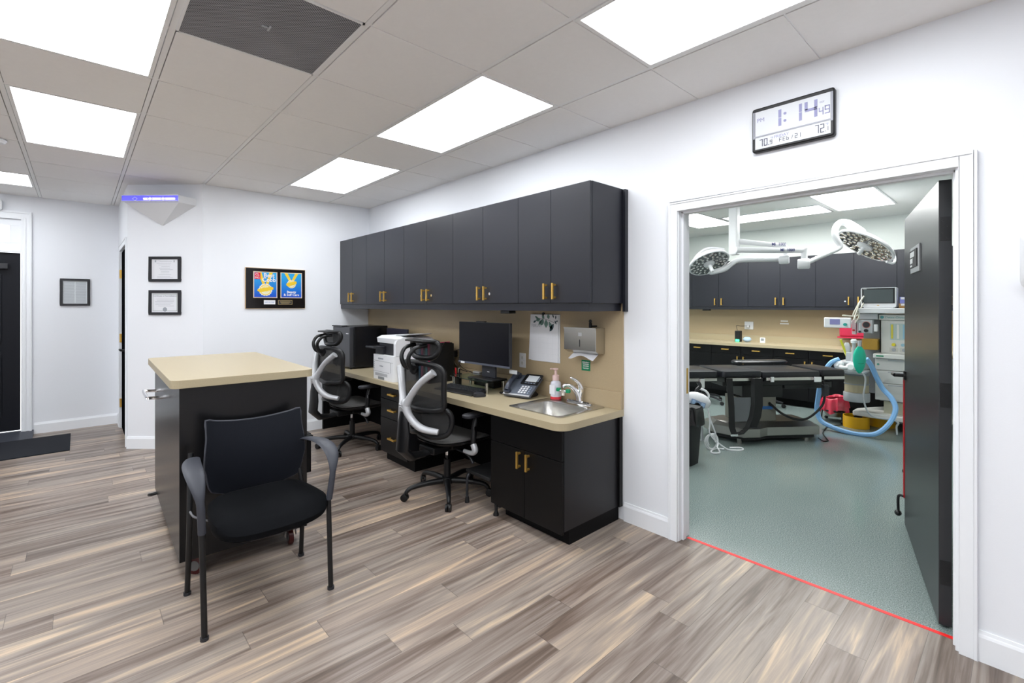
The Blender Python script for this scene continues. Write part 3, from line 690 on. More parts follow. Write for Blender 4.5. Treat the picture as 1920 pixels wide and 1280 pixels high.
# backsplash + counter
solo('backsplash', MB().box(BX + .003, -1.848, WY - .014, WY - .001, .752, 1.469), lamv, 'tan laminate backsplash panel behind the desk counter', 'backsplash')
cp = MB(); z0, z1 = .706, .75
out = [(BX + .004, WY - .002), (BX + .004, 2.095)]
rc = .085
for i in range(9):
    a = -PI / 2 + PI / 2 * i / 8; out.append((-1.848 - rc + rc * math.cos(a), 2.095 + rc + rc * math.sin(a)))
out.append((-1.848, WY - .002))
SKX, SKY, SKW, SKH = -2.213, 2.452, .495, .475
hole = [(p[0], p[1]) for p in rrect(SKX, SKY, SKW - .05, SKH - .05, .05, 0, 4)]
def slab_hole(b, out, hole, z0, z1):
    for z in (z0, z1):
        es = []
        for loop in (out, hole):
            vs = [b.v((x, y, z)) for x, y in loop]
            es += [b.bm.edges.new((vs[i], vs[(i + 1) % len(vs)])) for i in range(len(vs))]
        bmesh.ops.triangle_fill(b.bm, use_beauty=True, use_dissolve=False, edges=es)
    for loop in (out, hole):
        n = len(loop)
        for i in range(n): b.f([b.v((*loop[i], z0)), b.v((*loop[(i + 1) % n], z0)), b.v((*loop[(i + 1) % n], z1)), b.v((*loop[i], z1))])
slab_hole(cp, out, hole, z0, z1)
t = thing('countertop', 'long tan desk counter with rounded corner running under the wall cabinets', 'countertop', (-3.75, 2.4, .706), world=True)
part('slab', cp, lam, t)
part('upstand', MB().box(BX + .003, -1.85, WY - .034, WY - .015, .7502, .866), lamv, t, .001)

# base units
def leaf(b, x0, x1, z0, z1, yf): return b.box(x0, x1, yf, yf + .019, z0, z1)
BF = 2.12
t = thing('base_cabinet', 'black sink cabinet at the right end of the desk counter', 'cabinet', (-2.2, 2.45, 0), world=True)
part('body', MB().box(-2.529, -1.868, BF + .02, WY - .012, .10, .55).box(-2.529, -2.51, BF + .02, WY - .012, .55, .704).box(-1.888, -1.868, BF + .02, WY - .012, .55, .704).box(-2.51, -1.888, BF + .02, BF + .035, .55, .704), blkin, t)
part('toe_kick', MB().box(-2.46, -1.882, 2.20, WY - .016, 0, .10), dark, t)
part('scribe_strip', MB().box(-1.866, -1.849, WY - .05, WY - .015, .10, .703), blkb, t)
part('leveling_foot', MB().lathe([(.020, 0), (.020, .012), (.011, .03), (.012, .10)], (-2.492, 2.138, 0)), bpl, t, smooth=True)
part('false_front', leaf(MB(), -2.527, -1.870, .524, .700, BF), blkb, t, .0015)
for i, (xa, xb) in enumerate(((-2.527, -2.192), (-2.189, -1.870))):
    d = part('door', leaf(MB(), xa, xb, .085, .519, BF), blkb, t, .0015)
    part('handle', handle_v(MB(), xb - .040 if i == 0 else xa + .040, BF, .400, .508), gold, d, .001)
t = thing('drawer_unit', 'black three drawer unit under the desk between the two office chairs', 'drawer unit', (-3.9, 2.45, 0), world=True)
dx0, dx1 = -4.154, -3.665
part('body', MB().box(dx0, dx1, BF + .02, WY - .012, .10, .704), blkin, t)
part('toe_kick', MB().box(dx0 + .03, dx1 + .045, 2.17, WY - .016, 0, .10), dark, t)
for (za, zb, hz) in ((.588, .700, .640), (.412, .583, .495), (.085, .407, .235)):
    d = part('drawer', leaf(MB(), dx0, dx1, za, zb, BF), blkb, t, .0015); xm = (dx0 + dx1) / 2
    part('handle', handle_h(MB(), xm - .06, xm + .06, BF, hz), gold, d, .001)
solo('modesty_panel', MB().box(BX + .002, -3.67, WY - .011, WY - .001, .0, .70).box(-3.66, -2.53, WY - .011, WY - .001, 0, .70), dark, 'black back panel under the desk counter', 'panel')
solo('end_panel', MB().box(BX + .016, BX + .05, 2.13, WY - .012, 0, .704), dark, 'black end panel carrying the desk counter at the plaque wall', 'panel')

# ---------------------------------------------------------------- rolling island cart
t = thing('rolling_island', 'tall black island on castors with a tan top, behind the guest chair', 'island', (-3.0, .39, 0), math.radians(-1.2))
IL, IW = 1.36, .645
part('body', MB().box(-IL, 0, 0, IW, .105, 1.022), cartm, t, .002)
b = MB(); r_ = .05
def rr_top(x0, x1, y0, y1, r, n=6):
    P = []
    for cx_, cy_, a0 in ((x1 - r, y1 - r, 0), (x0 + r, y1 - r, PI / 2), (x0 + r, y0 + r, PI), (x1 - r, y0 + r, 3 * PI / 2)):
        for i in range(n + 1): a = a0 + PI / 2 * i / n; P.append((cx_ + r * math.cos(a), cy_ + r * math.sin(a)))
    return P
part('top', b.prism(rr_top(-IL - .05, .030, -.040, IW + .035, r_), 1.0225, 1.066), lam, t, .002)
hb = MB().tube([(-1.22, .0, .845), (-1.22, -.06, .850), (-1.20, -.075, .851), (-.90, -.075, .851), (-.88, -.06, .850), (-.88, 0, .845)], .010, 10, 4)
part('handle', hb, chrome, t, smooth=True)
for i, (cx_, cy_) in enumerate(((-.06, .08), (-.06, IW - .08), (-IL + .09, .07), (-IL + .09, IW - .09))):
    cm = part('caster', MB().box(cx_ - .035, cx_ + .035, cy_ - .03, cy_ + .03, .098, .104).box(cx_ - .012, cx_ + .012, cy_ - .036, cy_ - .030, .05, .10).box(cx_ - .012, cx_ + .012, cy_ + .030, cy_ + .036, .05, .10), chrome, t)
    part('wheel', MB().lathe([(.030, -.0145), (.046, -.012), (.046, .012), (.030, .0145)], (cx_, cy_, .046), (.8, -.6, 0) if i != 1 else (.1, 1, 0), 24), mat('dark red wheel', (.055, .005, .005), .3), cm, smooth=True)
    part('wheel_hub', MB().lathe([(.026, -.0165), (.028, -.014), (.028, .014), (.026, .0165)], (cx_, cy_, .046), (.8, -.6, 0) if i != 1 else (.1, 1, 0), 16), mat('wheel hub grey', (.13, .13, .13), .4), cm)
b = MB().box(-IL + .02, -IL + .11, -.045, 0, .10, .108).box(-IL + .3, -IL + .33, -.03, 0, .09, .12); 
part('brake_pedal', MB().tube([(-IL + .09, .03, .10), (-IL + .08, -.02, .09), (-IL + .03, -.035, .075)], .012), bpl, t, smooth=True)
part('power_strip', MB().box(-.35, -.03, IW, IW + .035, .42, .66).box(-.02, .02, IW - .04, IW + .03, .64, .66), dark, t, .003)

# ---------------------------------------------------------------- guest chair
t = thing('guest_chair', 'black four legged guest chair with arms in front of the island', 'chair', (-2.635, .681, 0), -PI / 2)
# local: +y forward (world +X), +x right hand (world -Y)
def sheet(cx, hw_, y0, y1, zf, th, n=14, m_=14):
    pass
# seat cushion : superellipse loft
def seat_ring(sc, z, cy=.0, hx=.245, hy=.235):
    P = []
    for i in range(40):
        a = 2 * PI * i / 40; ca, sa = math.cos(a), math.sin(a); e = 2 / 3.6
        x = hx * sc * math.copysign(abs(ca) ** e, ca); y = hy * sc * math.copysign(abs(sa) ** e, sa)
        zz = z - .035 * max(0, (y - .10) / .13) ** 2 * (1 if z > .43 else .4) + .010 * (x / hx) ** 2
        P.append((x * (1 + .10 * (y / hy)), y + cy, zz))
    return P
SHX = Matrix.Translation((-.022, 0, 0))
part('seat', MB().loft([seat_ring(.92, .388, .022), seat_ring(1.0, .402, .022), seat_ring(1.03, .430, .022), seat_ring(1.015, .458, .020), seat_ring(.93, .474, .015), seat_ring(.80, .481, .015), seat_ring(.5, .479, .015), seat_ring(.15, .477, .015)]).xf(SHX), fab, t, smooth=True)
part('seat_pan', MB().loft([seat_ring(.60, .362, .02), seat_ring(.84, .372, .02), seat_ring(.94, .388, .02)]).xf(SHX), bpl2, t, smooth=True)
def backpt(u, v):      # u across -1..1, v 0..1 up
    wd = .238 + .012 * math.sin(PI * min(1, v * 1.3)) if v < .8 else .238 - .0 * (v - .8)
    if v < .35: wd = .215 + .030 * (v / .35) ** .5
    z = .475 + .370 * v
    z += (.030 * (u * u) - .02) * max(0, (v - .5) / .5) * 1.2 - (1 - v) * .06 * (1 - u * u) + .015 * (1 - v)
    y = -.245 - .055 * (1 - u * u) - .02 * (v - .3)
    y += .03 * math.sin(PI * v)
    return (u * wd * .98 - .040, y + .025, z)
bk = part('backrest', MB().grid(lambda a, c: backpt(2 * a - 1, c), 20, 14, .018, (0, -1, 0)), fabb, t, smooth=True)
rim = [backpt(-1, k / 8) for k in range(9)] + [backpt(-1 + k / 6, 1) for k in range(1, 12)] + [backpt(1, 1 - k / 8) for k in range(9)] + [backpt(1 - k / 5, 0) for k in range(1, 10)]
part('back_rim', MB().tube([(p[0], p[1] - .009, p[2]) for p in rim], .0068, 8, 2, closed=True), greyp, bk, smooth=True)
for sx in (-1, 1):
    fl_ = part('leg', MB().tube([(sx * .276, .215, .012), (sx * .278, .190, .30), (sx * .280, .175, .46)], .0125, 12, 3), bpl, t, smooth=True)
    part('foot_glide', MB().cyl((sx * .276, .215, 0), (sx * .276, .215, .014), .017), bpl2, fl_, smooth=True)
    rl = part('leg', MB().tube([(sx * .276, -.225, .012), (sx * .272, -.190, .36), (sx * .262, -.245, .60), (sx * .255, -.262, .70)], .0125, 12, 4), bpl, t, smooth=True)
    part('foot_glide', MB().cyl((sx * .276, -.225, 0), (sx * .276, -.225, .014), .017), bpl2, rl, smooth=True)
    path = [(sx * .262 - .018, -.235, .672), (sx * .278 - .015, -.16, .695), (sx * .300 - .012, -.02, .706), (sx * .305 - .010, .10, .690), (sx * .300 - .008, .165, .645), (sx * .290 - .004, .19, .57), (sx * .280, .182, .45)]
    ar = MB(); P = path
    rings = []
    Q = []
    for i in range(len(P) - 1):
        g_ = lambda k: Vector(P[min(max(k, 0), len(P) - 1)])
        for k in range(5):
            tt = k / 5; p0, p1, p2, p3 = g_(i - 1), g_(i), g_(i + 1), g_(i + 2)
            Q.append(.5 * ((2 * p1) + (-p0 + p2) * tt + (2 * p0 - 5 * p1 + 4 * p2 - p3) * tt * tt + (-p0 + 3 * p1 - 3 * p2 + p3) * tt ** 3))
    Q.append(Vector(P[-1])); nQ = len(Q)
    for i, p in enumerate(Q):
        f_ = i / (nQ - 1); wd = .012 + .018 * math.sin(PI * min(1, f_ * 1.25)) ** .7 if f_ < .8 else .015
        wd = {True: .016 + .024 * math.sin(PI * min(1, f_ / .8)), False: .016}[f_ < .8]; th = .008 if f_ < .6 else .008 + .008 * (f_ - .6) / .4
        tdir = (Q[min(i + 1, nQ - 1)] - Q[max(i - 1, 0)]).normalized(); X_ = Vector((1, 0, 0)); n_ = tdir.cross(X_).normalized()
        rings.append([p + X_ * wd * math.cos(2 * PI * k / 12) + n_ * th * math.sin(2 * PI * k / 12) for k in range(12)])
    part('armrest', ar.loft(rings), greyp, t, smooth=True)
    part('seat_bracket', MB().tube([(sx * .275, -.15, .44), (sx * .262, -.10, .425), (sx * .20, -.06, .40)], .005), mat('bracket grey', (.14, .14, .15), .4), t, smooth=True)

# ---------------------------------------------------------------- ergonomic office chair
def office_chair(loc, rz, base_rz, label):
    t = thing('office_chair', label, 'office chair', loc, rz, 'high back mesh office chairs')
    R = Matrix.Rotation(base_rz - rz, 4, 'Z')
    part('gas_lift', MB().cyl((0, 0, .09), (0, 0, .27), .026).cyl((0, 0, .27), (0, 0, .36), .014), bpl, t, smooth=True)
    part('lift_sleeve', MB().cyl((0, 0, .30), (0, 0, .345), .0155), chrome, t, smooth=True)
    bs = part('base', MB().lathe([(.045, .085), (.05, .10), (.042, .13), (.02, .135)]), bpl, t, smooth=True)
    for k in range(5):
        a = 2 * PI * k / 5; ca, sa = math.cos(a), math.sin(a)
        b = MB().tube([(0.03 * ca, .03 * sa, .105), (.17 * ca, .17 * sa, .105), (.28 * ca, .28 * sa, .092), (.318 * ca, .318 * sa, .070), (.322 * ca, .322 * sa, .055)], [.024, .021, .017, .015, .014], 10, 4, 1.0)
        lg = part('base_leg', b.xf(R), bpl, t, smooth=True)
        a2 = a + random.uniform(-.8, .8); ux, uy = math.cos(a2), math.sin(a2); cx_, cy_ = .322 * ca + ux * .012, .322 * sa + uy * .012
        b = MB()
        for sd in (-1, 1): b.lathe([(.020, -.008), (.0275, -.006), (.0275, .006), (.018, .009)], (cx_ - uy * sd * .013, cy_ + ux * sd * .013, .0275), (-uy * sd, ux * sd, 0), 20)
        b.ball((cx_, cy_, .040), .016)
        part('caster', b.xf(R), bpl, t, smooth=True)
    part('seat', MB().loft([seat_ring(.93, .435, .05, .25, .24), seat_ring(1, .447, .05, .25, .24), seat_ring(.97, .462, .05, .25, .24), seat_ring(.7, .466, .05, .25, .24), seat_ring(.2, .462, .05, .25, .24)]), meshs, t, smooth=True)
    part('seat_frame', MB().loft([seat_ring(.75, .405, .05, .25, .24), seat_ring(.98, .425, .05, .25, .24), seat_ring(1.01, .437, .05, .25, .24)]), bpl, t, smooth=True)
    part('mechanism', MB().box(-.09, .09, -.20, .12, .355, .405).box(-.12, .12, -.05, .02, .365, .40), bpl, t, .008)
    part('tilt_lever', MB().tube([(.10, .0, .365), (.20, .01, .350), (.245, .02, .325), (.275, .02, .29)], [.006, .006, .009, .012]), bpl2, t, smooth=True)
    # lower spine shell
    rings = []
    for (y, z, hw_, th) in ((-.12, .372, .045, .018), (-.24, .360, .052, .02), (-.345, .365, .064, .03), (-.408, .43, .070, .036), (-.398, .53, .066, .034), (-.398, .62, .056, .03), (-.395, .70, .035, .022)):
        rings.append(((y, z), hw_, th))
    b = MB(); RR = []
    for i, ((y, z), hw_, th) in enumerate(rings):
        a_ = rings[max(i - 1, 0)][0]; c_ = rings[min(i + 1, len(rings) - 1)][0]; tx, tz = c_[0] - a_[0], c_[1] - a_[1]; l = math.hypot(tx, tz); ny, nz = -tz / l, tx / l
        RR.append([(hw_ * math.cos(2 * PI * k / 16), y + ny * th * math.sin(2 * PI * k / 16), z + nz * th * math.sin(2 * PI * k / 16)) for k in range(16)])
    part('spine', b.loft(RR), bpl, t, smooth=True)
    # silver x frame
    b = MB()
    for sx in (-1, 1):
        b.tube([(sx * .012, -.392, .725), (sx * .050, -.372, .81), (sx * .120, -.335, .91), (sx * .205, -.285, .985)], [.034, .027, .028, .033], 12, 5, .8)
        b.tube([(sx * .012, -.392, .755), (sx * .045, -.380, .67), (sx * .120, -.335, .59), (sx * .225, -.262, .565)], [.034, .029, .029, .022], 12, 5, .8)
    b.ball((0, -.392, .74), .036, (1, .7, 1.5)); part('back_frame', b, silv, t, smooth=True)
    # upper back: curved frame ring and mesh
    def ub_(u, z): return (u * .25, -.285 + .055 * u * u, z)
    ring = []
    for k in range(4): ring.append(ub_(-1, .74 + .24 * k / 3))
    ring += [ub_(-.85, 1.02), ub_(-.5, 1.035), ub_(0, 1.04), ub_(.5, 1.035), ub_(.85, 1.02)]
    for k in range(4): ring.append(ub_(1, .98 - .24 * k / 3))
    ring += [ub_(.85, .715), ub_(.5, .705), ub_(0, .70), ub_(-.5, .705), ub_(-.85, .715)]
    bk = part('backrest', MB().tube(ring, .020, 10, 3, closed=True), bpl, t, smooth=True)
    part('back_mesh', MB().grid(lambda a, c: ub_((2 * a - 1) * .95, .715 + .315 * c), 14, 8, .004), mat('see through mesh', (.03, .03, .03), .8, alpha=.72), bk, smooth=True)
    def lb(u, z): return (u * .255, -.275 + .115 * u * u, z)
    ring = [lb(-.9, .70), lb(-1, .62), lb(-.88, .53), lb(-.5, .51), lb(0, .53), lb(.5, .51), lb(.88, .53), lb(1, .62), lb(.9, .70), lb(.5, .705), lb(0, .69), lb(-.5, .705)]
    lm = part('lumbar_support', MB().tube(ring, .019, 10, 4, closed=True), bpl, t, smooth=True)
    part('lumbar_mesh', MB().grid(lambda a, c: lb((2 * a - 1) * .94, .53 + .16 * c), 14, 6, .004), MATS['see through mesh'], lm, smooth=True)
    # headrest
    hr_ = part('headrest', MB().tube([(-.15, -.215, 1.115), (-.165, -.205, 1.15), (-.14, -.215, 1.188), (0, -.235, 1.195), (.14, -.215, 1.188), (.165, -.205, 1.15), (.15, -.215, 1.105), (.10, -.228, 1.075), (0, -.24, 1.07), (-.10, -.228, 1.075)], .020, 10, 4, closed=True), bpl, t, smooth=True)
    part('headrest_mesh', MB().grid(lambda a, c: ((2 * a - 1) * .15, -.232 + .02 * (2 * a - 1) ** 2, 1.085 + .10 * c), 8, 4, .004), MATS['see through mesh'], hr_, smooth=True)
    part('headrest_visor', MB().prism([(-.16, -.215), (.16, -.215), (.11, -.315), (-.11, -.315)], 1.192, 1.206), bpl, hr_, .006)
    for sx in (-1, 1):
        part('headrest_arm', MB().tube([(sx * .015, -.30, 1.00), (sx * .03, -.365, 1.02), (sx * .045, -.385, 1.09), (sx * .06, -.34, 1.15), (sx * .07, -.25, 1.165)], [.022, .018, .015, .014, .014], 10, 5), bpl, hr_, smooth=True)
    part('headrest_hub', MB().ball((0, -.315, .995), .035, (1.1, .8, 1.2)), bpl, t, smooth=True)
    for sx in (-1, 1):
        a_ = part('armrest', MB().loft([rrect(sx * .300, .03, .075, .22, .035, .640, 5), rrect(sx * .300, .03, .092, .245, .045, .648, 5), rrect(sx * .300, .03, .092, .245, .045, .662, 5), rrect(sx * .300, .03, .07, .22, .034, .670, 5)]), bpl2, t, smooth=True)
        part('arm_post', MB().tube([(sx * .300, .03, .635), (sx * .300, .01, .56), (sx * .300, .0, .44)], [.018, .022, .021], 12, 3), bpl, a_, smooth=True)
        part('arm_button', MB().box(sx * .322, sx * .327, -.008, .008, .545, .575), chrome, a_)
        part('arm_elbow', MB().tube([(sx * .300, 0, .44), (sx * .320, 0, .40), (sx * .285, 0, .372), (sx * .20, 0, .372)], [.023, .024, .018, .014], 12, 4), silv, a_, smooth=True)
    return t
office_chair((-3.04, 2.11, 0), math.radians(4), math.radians(39), 'black mesh office chair nearer the sink, in front of the monitor')
office_chair((-4.71, 2.085, 0), math.radians(4), math.radians(25), 'black mesh office chair in the far corner by the mini fridge')

# step stool by the sink cabinet
t = thing('step_stool', 'low black step stool tucked beside the sink cabinet', 'step stool', (-2.69, 2.28, 0), world=True)
part('platform', MB().box(-2.83, -2.55, 2.13, 2.45, .215, .24), rub, t, .006)
for (x, y) in ((-2.80, 2.12), (-2.58, 2.25), (-2.80, 2.44), (-2.57, 2.44)):
    sy = -1 if y < 2.3 else 1
    l_ = part('leg', MB().tube([(x, y, .03), (x, y - sy * .0, .14), (x, y - sy * .01, .20), (x, y - sy * .04, .215)], .010, 10, 3), bpl2, t, smooth=True)
    part('foot', MB().lathe([(.016, 0), (.017, .01), (.012, .045)], (x, y, 0)), rub, l_, smooth=True)

# ---------------------------------------------------------------- desk objects
TZ = .7505
# mini fridge
t = thing('mini_fridge', 'small dark grey fridge standing on the desk in the far corner', 'fridge', (-5.25, 2.45, TZ), world=True)
part('body', MB().box(-5.49, -5.04, 2.255, 2.66, TZ + .012, 1.222), mat('black fridge side', (.008, .008, .010), .25), t, .006)
d = part('door', MB().box(-5.50, -5.035, 2.20, 2.25, TZ + .02, 1.215), mat('grey fridge door', (.05, .052, .06), .35, metal=.3), t, .008)
part('logo', MB().box(-5.13, -5.07, 2.198, 2.2, 1.14, 1.148), white_t, d)
part('top_grip', MB().box(-5.50, -5.22, 2.19, 2.25, 1.2155, 1.228), bpl2, d)
b = MB()
for (x, y) in ((-5.46, 2.23), (-5.07, 2.23), (-5.46, 2.63), (-5.07, 2.63)): b.cyl((x, y, TZ), (x, y, TZ + .02), .014, seg=10)
part('foot', b, bpl, t)
# small monitor behind the printer
t = thing('monitor', 'dark monitor mostly hidden behind the white printer', 'monitor', (-4.72, 2.62, TZ), world=True)
part('screen_panel', MB().box(-4.95, -4.50, 2.60, 2.625, .93, 1.20), mat('bluish dark bezel', (.03, .028, .05), .3), t, .004)
part('stand', MB().box(-4.76, -4.69, 2.626, 2.65, TZ + .013, 1.0).box(-4.83, -4.62, 2.55, 2.68, TZ, TZ + .012), bpl, t, .003)
# printer
t = thing('printer', 'white multifunction laser printer on the desk beside the mini fridge', 'printer', (-4.13, 2.35, TZ), world=True)
px0, px1, py0, py1 = -4.335, -3.915, 2.125, 2.55
part('body', MB().loft([rrect((px0 + px1) / 2, (py0 + py1) / 2, px1 - px0, py1 - py0, .03, TZ, 3), rrect((px0 + px1) / 2, (py0 + py1) / 2, px1 - px0, py1 - py0, .03, .985, 3)]), white, t, smooth=True)
part('output_bay', MB().box(px0 + .05, px1 - .045, py0 + .05, py0 + .06, .99, 1.095).box(px0 + .05, px1 - .045, py0 + .06, py1 - .03, .9855, .99), bpl2, t)
part('upper_body', MB().prism([(py0 + .02, .986), (py1, .986), (py1, 1.14), (py0 + .10, 1.16), (py0 + .03, 1.13), (py0 + .02, 1.10)], px1 - .04, px1 - .002, 'x').prism([(py0 + .20, .986), (py1, .986), (py1, 1.14), (py0 + .2, 1.14)], px0 + .05, px1 - .04, 'x').box(px0 + .02, px0 + .05, py0 + .08, py1, .986, 1.14), white, t, .003)
part('scanner_lid', MB().loft([rrect((px0 + px1) / 2 + .01, (py0 + py1) / 2 + .01, px1 - px0 - .03, py1 - py0 - .04, .03, 1.10, 3), rrect((px0 + px1) / 2 + .01, (py0 + py1) / 2 + .01, px1 - px0 - .02, py1 - py0 - .03, .03, 1.145, 3), rrect((px0 + px1) / 2 - .03, (py0 + py1) / 2 + .02, px1 - px0 - .12, py1 - py0 - .10, .03, 1.165, 3)]), white, t, smooth=True)
part('feeder_tray', MB().prism([(-4.10, 1.166), (-3.93, 1.175), (-3.86, 1.185), (-3.86, 1.19), (-3.93, 1.183), (-4.10, 1.178)], 2.25, 2.50, 'y'), lgrey, t, .002)
cpn = part('control_panel', MB().box(px0 + .0, px0 + .17, py0 - .075, py0 + .05, 1.050, 1.068), bpl2, t, .006)
part('touch_screen', MB().box(px0 + .012, px0 + .15, py0 - .065, py0 + .03, 1.0682, 1.0695), screen, cpn)
part('paper_slot', MB().box(px0 + .005, px0 + .16, py0 + .03, py0 + .06, .987, 1.05), bpl2, t)
b = MB().box(px0 + .01, px1 - .01, py0 - .0015, py0 - .0002, .925, .9275).box(px0 + .01, px1 - .08, py0 - .0015, py0 - .0002, .825, .8275).box(px0 + .36, px0 + .3625, py0 - .0015, py0 - .0002, .828, .925)
b.box(px0 + .12, px0 + .24, py0 - .0015, py0 - .0002, TZ + .003, TZ + .028); part('panel_seam', b, mgrey, t)
b = MB(); b.text('brother', .022, px0 + .15, .875, py0 - .0012, .0004, 'LEFT', bold=.0006).box(px0 + .12, px0 + .22, py0 - .0015, py0 - .0002, .943, .957)
for k in range(4): b.box(px0 + .02, px0 + .045, py0 - .0015, py0 - .0002, .845 + k * .02, .855 + k * .02)
part('lettering', b, inkg, t); part('button_strip', MB().box(px0 + .06, px0 + .30, py0 - .0015, py0 - .0002, .785, .812), mat('pale grey strip', (.45, .46, .48)), t)
part('side_vent', MB().box(px1 - .0005, px1 + .001, py0 + .13, py0 + .16, .87, .91), mat('pale grey strip', (.45, .46, .48)), t)
part('wall_seam', MB().box(px1 - .001, px1 + .0008, py0 + .03, py1 - .02, .985, .9865), mgrey, t)

# folder organiser behind the near chair (dark fan of colourful folders)
t = thing('desk_organizer', 'black desk file organizer with pink and blue folders behind the near office chair', 'organizer', (-3.62, 2.45, TZ), world=True)
t.location.x -= .14
part('rack', MB().box(-3.74, -3.50, 2.33, 2.60, TZ, TZ + .012).prism([(2.33, TZ), (2.60, TZ), (2.60, 1.10), (2.50, 1.12), (2.36, .93)], -3.505, -3.50, 'x').prism([(2.33, TZ), (2.60, TZ), (2.60, 1.06), (2.50, 1.08), (2.36, .90)], -3.74, -3.735, 'x').box(-3.74, -3.5, 2.595, 2.60, TZ, 1.10), bpl, t, .001)
for k, (cn, c3) in enumerate((('folder blue', (.04, .30, .55)), ('folder pink', (.62, .03, .22)), ('folder black', (.01, .01, .01)), ('folder teal', (.04, .42, .50)), ('folder crimson', (.55, .02, .12)), ('folder black', (.01, .01, .01)))):
    hgt = (1.05, 1.075, 1.09, 1.06, 1.115, 1.11)[k]
    part('folder', MB().box(-3.725 + k * .038, -3.700 + k * .038, 2.36, 2.59, TZ + .013, hgt), mat(cn, c3, .5), t)
solo('pen_cup', MB().lathe([(.035, 0), (.038, .10), (.034, .10), (.031, .008)], (-3.44, 2.50, TZ), cap1=True), bpl, 'small dark pen cup beside the desk organizer', 'pen cup', loc=(-3.44, 2.50, TZ), smooth=True)
for (x, y, c3, nm, lb) in ((-3.455, 2.50, red, 'marker', 'red marker in the pen cup'), (-3.425, 2.495, bpl, 'marker', 'black marker in the pen cup'), (-3.44, 2.515, white, 'marker', 'white marker in the pen cup')):
    solo(nm, MB().cyl((x, y, TZ + .012), (x + (x + 3.44) * 1.2, y, TZ + .145), .006), c3, lb, 'marker', 'markers in the pen cup', smooth=True)
t = thing('network_router', 'low black router box behind the glass monitor riser', 'router', (-3.15, 2.60, TZ), world=True)
part('housing', MB().box(-3.34, -3.06, 2.605, 2.69, TZ, TZ + .07), bpl, t, .006)
solo('docking_station', MB().box(-3.40, -3.20, 2.61, 2.692, TZ + .0705, TZ + .10), bpl2, 'flat black box stacked on the router', 'docking station', bevel=.004)
solo('wireless_remote', MB().loft([rrect(-3.34, 2.645, .10, .038, .012, TZ + .1005, 3), rrect(-3.34, 2.645, .10, .038, .012, TZ + .113, 3)]), white, 'small white remote lying on the black box left of the monitor', 'remote', smooth=True)
# monitor on glass riser
t = thing('monitor_riser', 'clear glass monitor riser on four steel legs', 'monitor riser', (-3.16, 2.51, TZ), world=True)
part('glass_shelf', MB().prism(rr_top(-3.385, -2.87, 2.37, 2.60, .02), TZ + .092, TZ + .100), glass, t, .001)
for (x, y) in ((-3.35, 2.395), (-2.905, 2.395), (-3.35, 2.575), (-2.905, 2.575)): part('leg', MB().cyl((x, y, TZ), (x, y, TZ + .0915), .013), steel, t, smooth=True)
t = thing('monitor', 'large black flat monitor standing on the glass riser', 'monitor', (-3.03, 2.50, TZ + .10), math.radians(1.5))
zo = TZ + .1005
def Z(z): return z - zo + .0
part('bezel', MB().box(-.318, .322, -.045, -.020, Z(.965), Z(1.318)), bpl2, t, .003)
part('screen', MB().box(-.312, .310, -.047, -.0455, Z(.982), Z(1.314)), screen, t)
part('chin', MB().box(-.318, .322, -.050, -.0455, Z(.965), Z(.981)), mat('slate bezel', (.12, .13, .17), .4, metal=.4), t)
part('stand', MB().box(-.065, .10, -.0, .02, .012, Z(.99)).box(-.065, .10, -.020, 0.0, Z(.96), Z(1.05)), mat('slate stand', (.035, .037, .047), .4), t, .003)
part('stand_foot', MB().box(-.14, .17, -.095, .07, .0005, .011), bpl, t, .003)
part('webcam', MB().box(-.09, .02, -.045, -.02, Z(1.318), Z(1.326)), bpl, t, .002)
part('sticker', MB().box(-.285, -.235, -.0515, -.0502, Z(.962), Z(.978)), white, t); part('logo', MB().box(.005, .03, -.0012, 0.0, .055, .059), white_t, t)
part('info_tag', MB().box(.29, .375, -.02, -.017, Z(.925), Z(.955)), lgrey, t)
# keyboard, mouse
t = thing('keyboard', 'black keyboard with palm rest in front of the monitor riser', 'keyboard', (-3.15, 2.325, TZ), math.radians(4))
part('body', MB().prism([(-.10, .002), (-.10, .010), (-.03, .018), (.085, .028), (.085, .002)], -.235, .235, 'x'), bpl, t, .004)
b = MB()
for r in range(5):
    for c in range(15):
        if r == 4 and 4 <= c <= 9: continue
        b.box(-.222 + c * .0296, -.222 + c * .0296 + .0245, -.028 + (4 - r - 0) * .0 + (4 - r) * .0215, -.028 + (4 - r) * .0215 + .0175, .019, .026 + (4 - r) * .0022)
b.box(-.104, .07, -.028, -.0105, .019, .026)
part('keys', b, bpl2, t)
t = thing('mouse', 'black computer mouse beside the keyboard', 'mouse', (-2.865, 2.29, TZ), math.radians(-25))
part('shell', MB().loft([rrect(0, 0, .055, .095, .026, 0, 5), rrect(0, 0, .062, .102, .03, .010, 5), rrect(0, -.004, .052, .085, .025, .028, 5), rrect(0, -.008, .025, .045, .012, .036, 5)]), bpl2, t, smooth=True)
part('scroll_wheel', MB().cyl((-.004, .025, .030), (.004, .025, .030), .008), bpl, t)
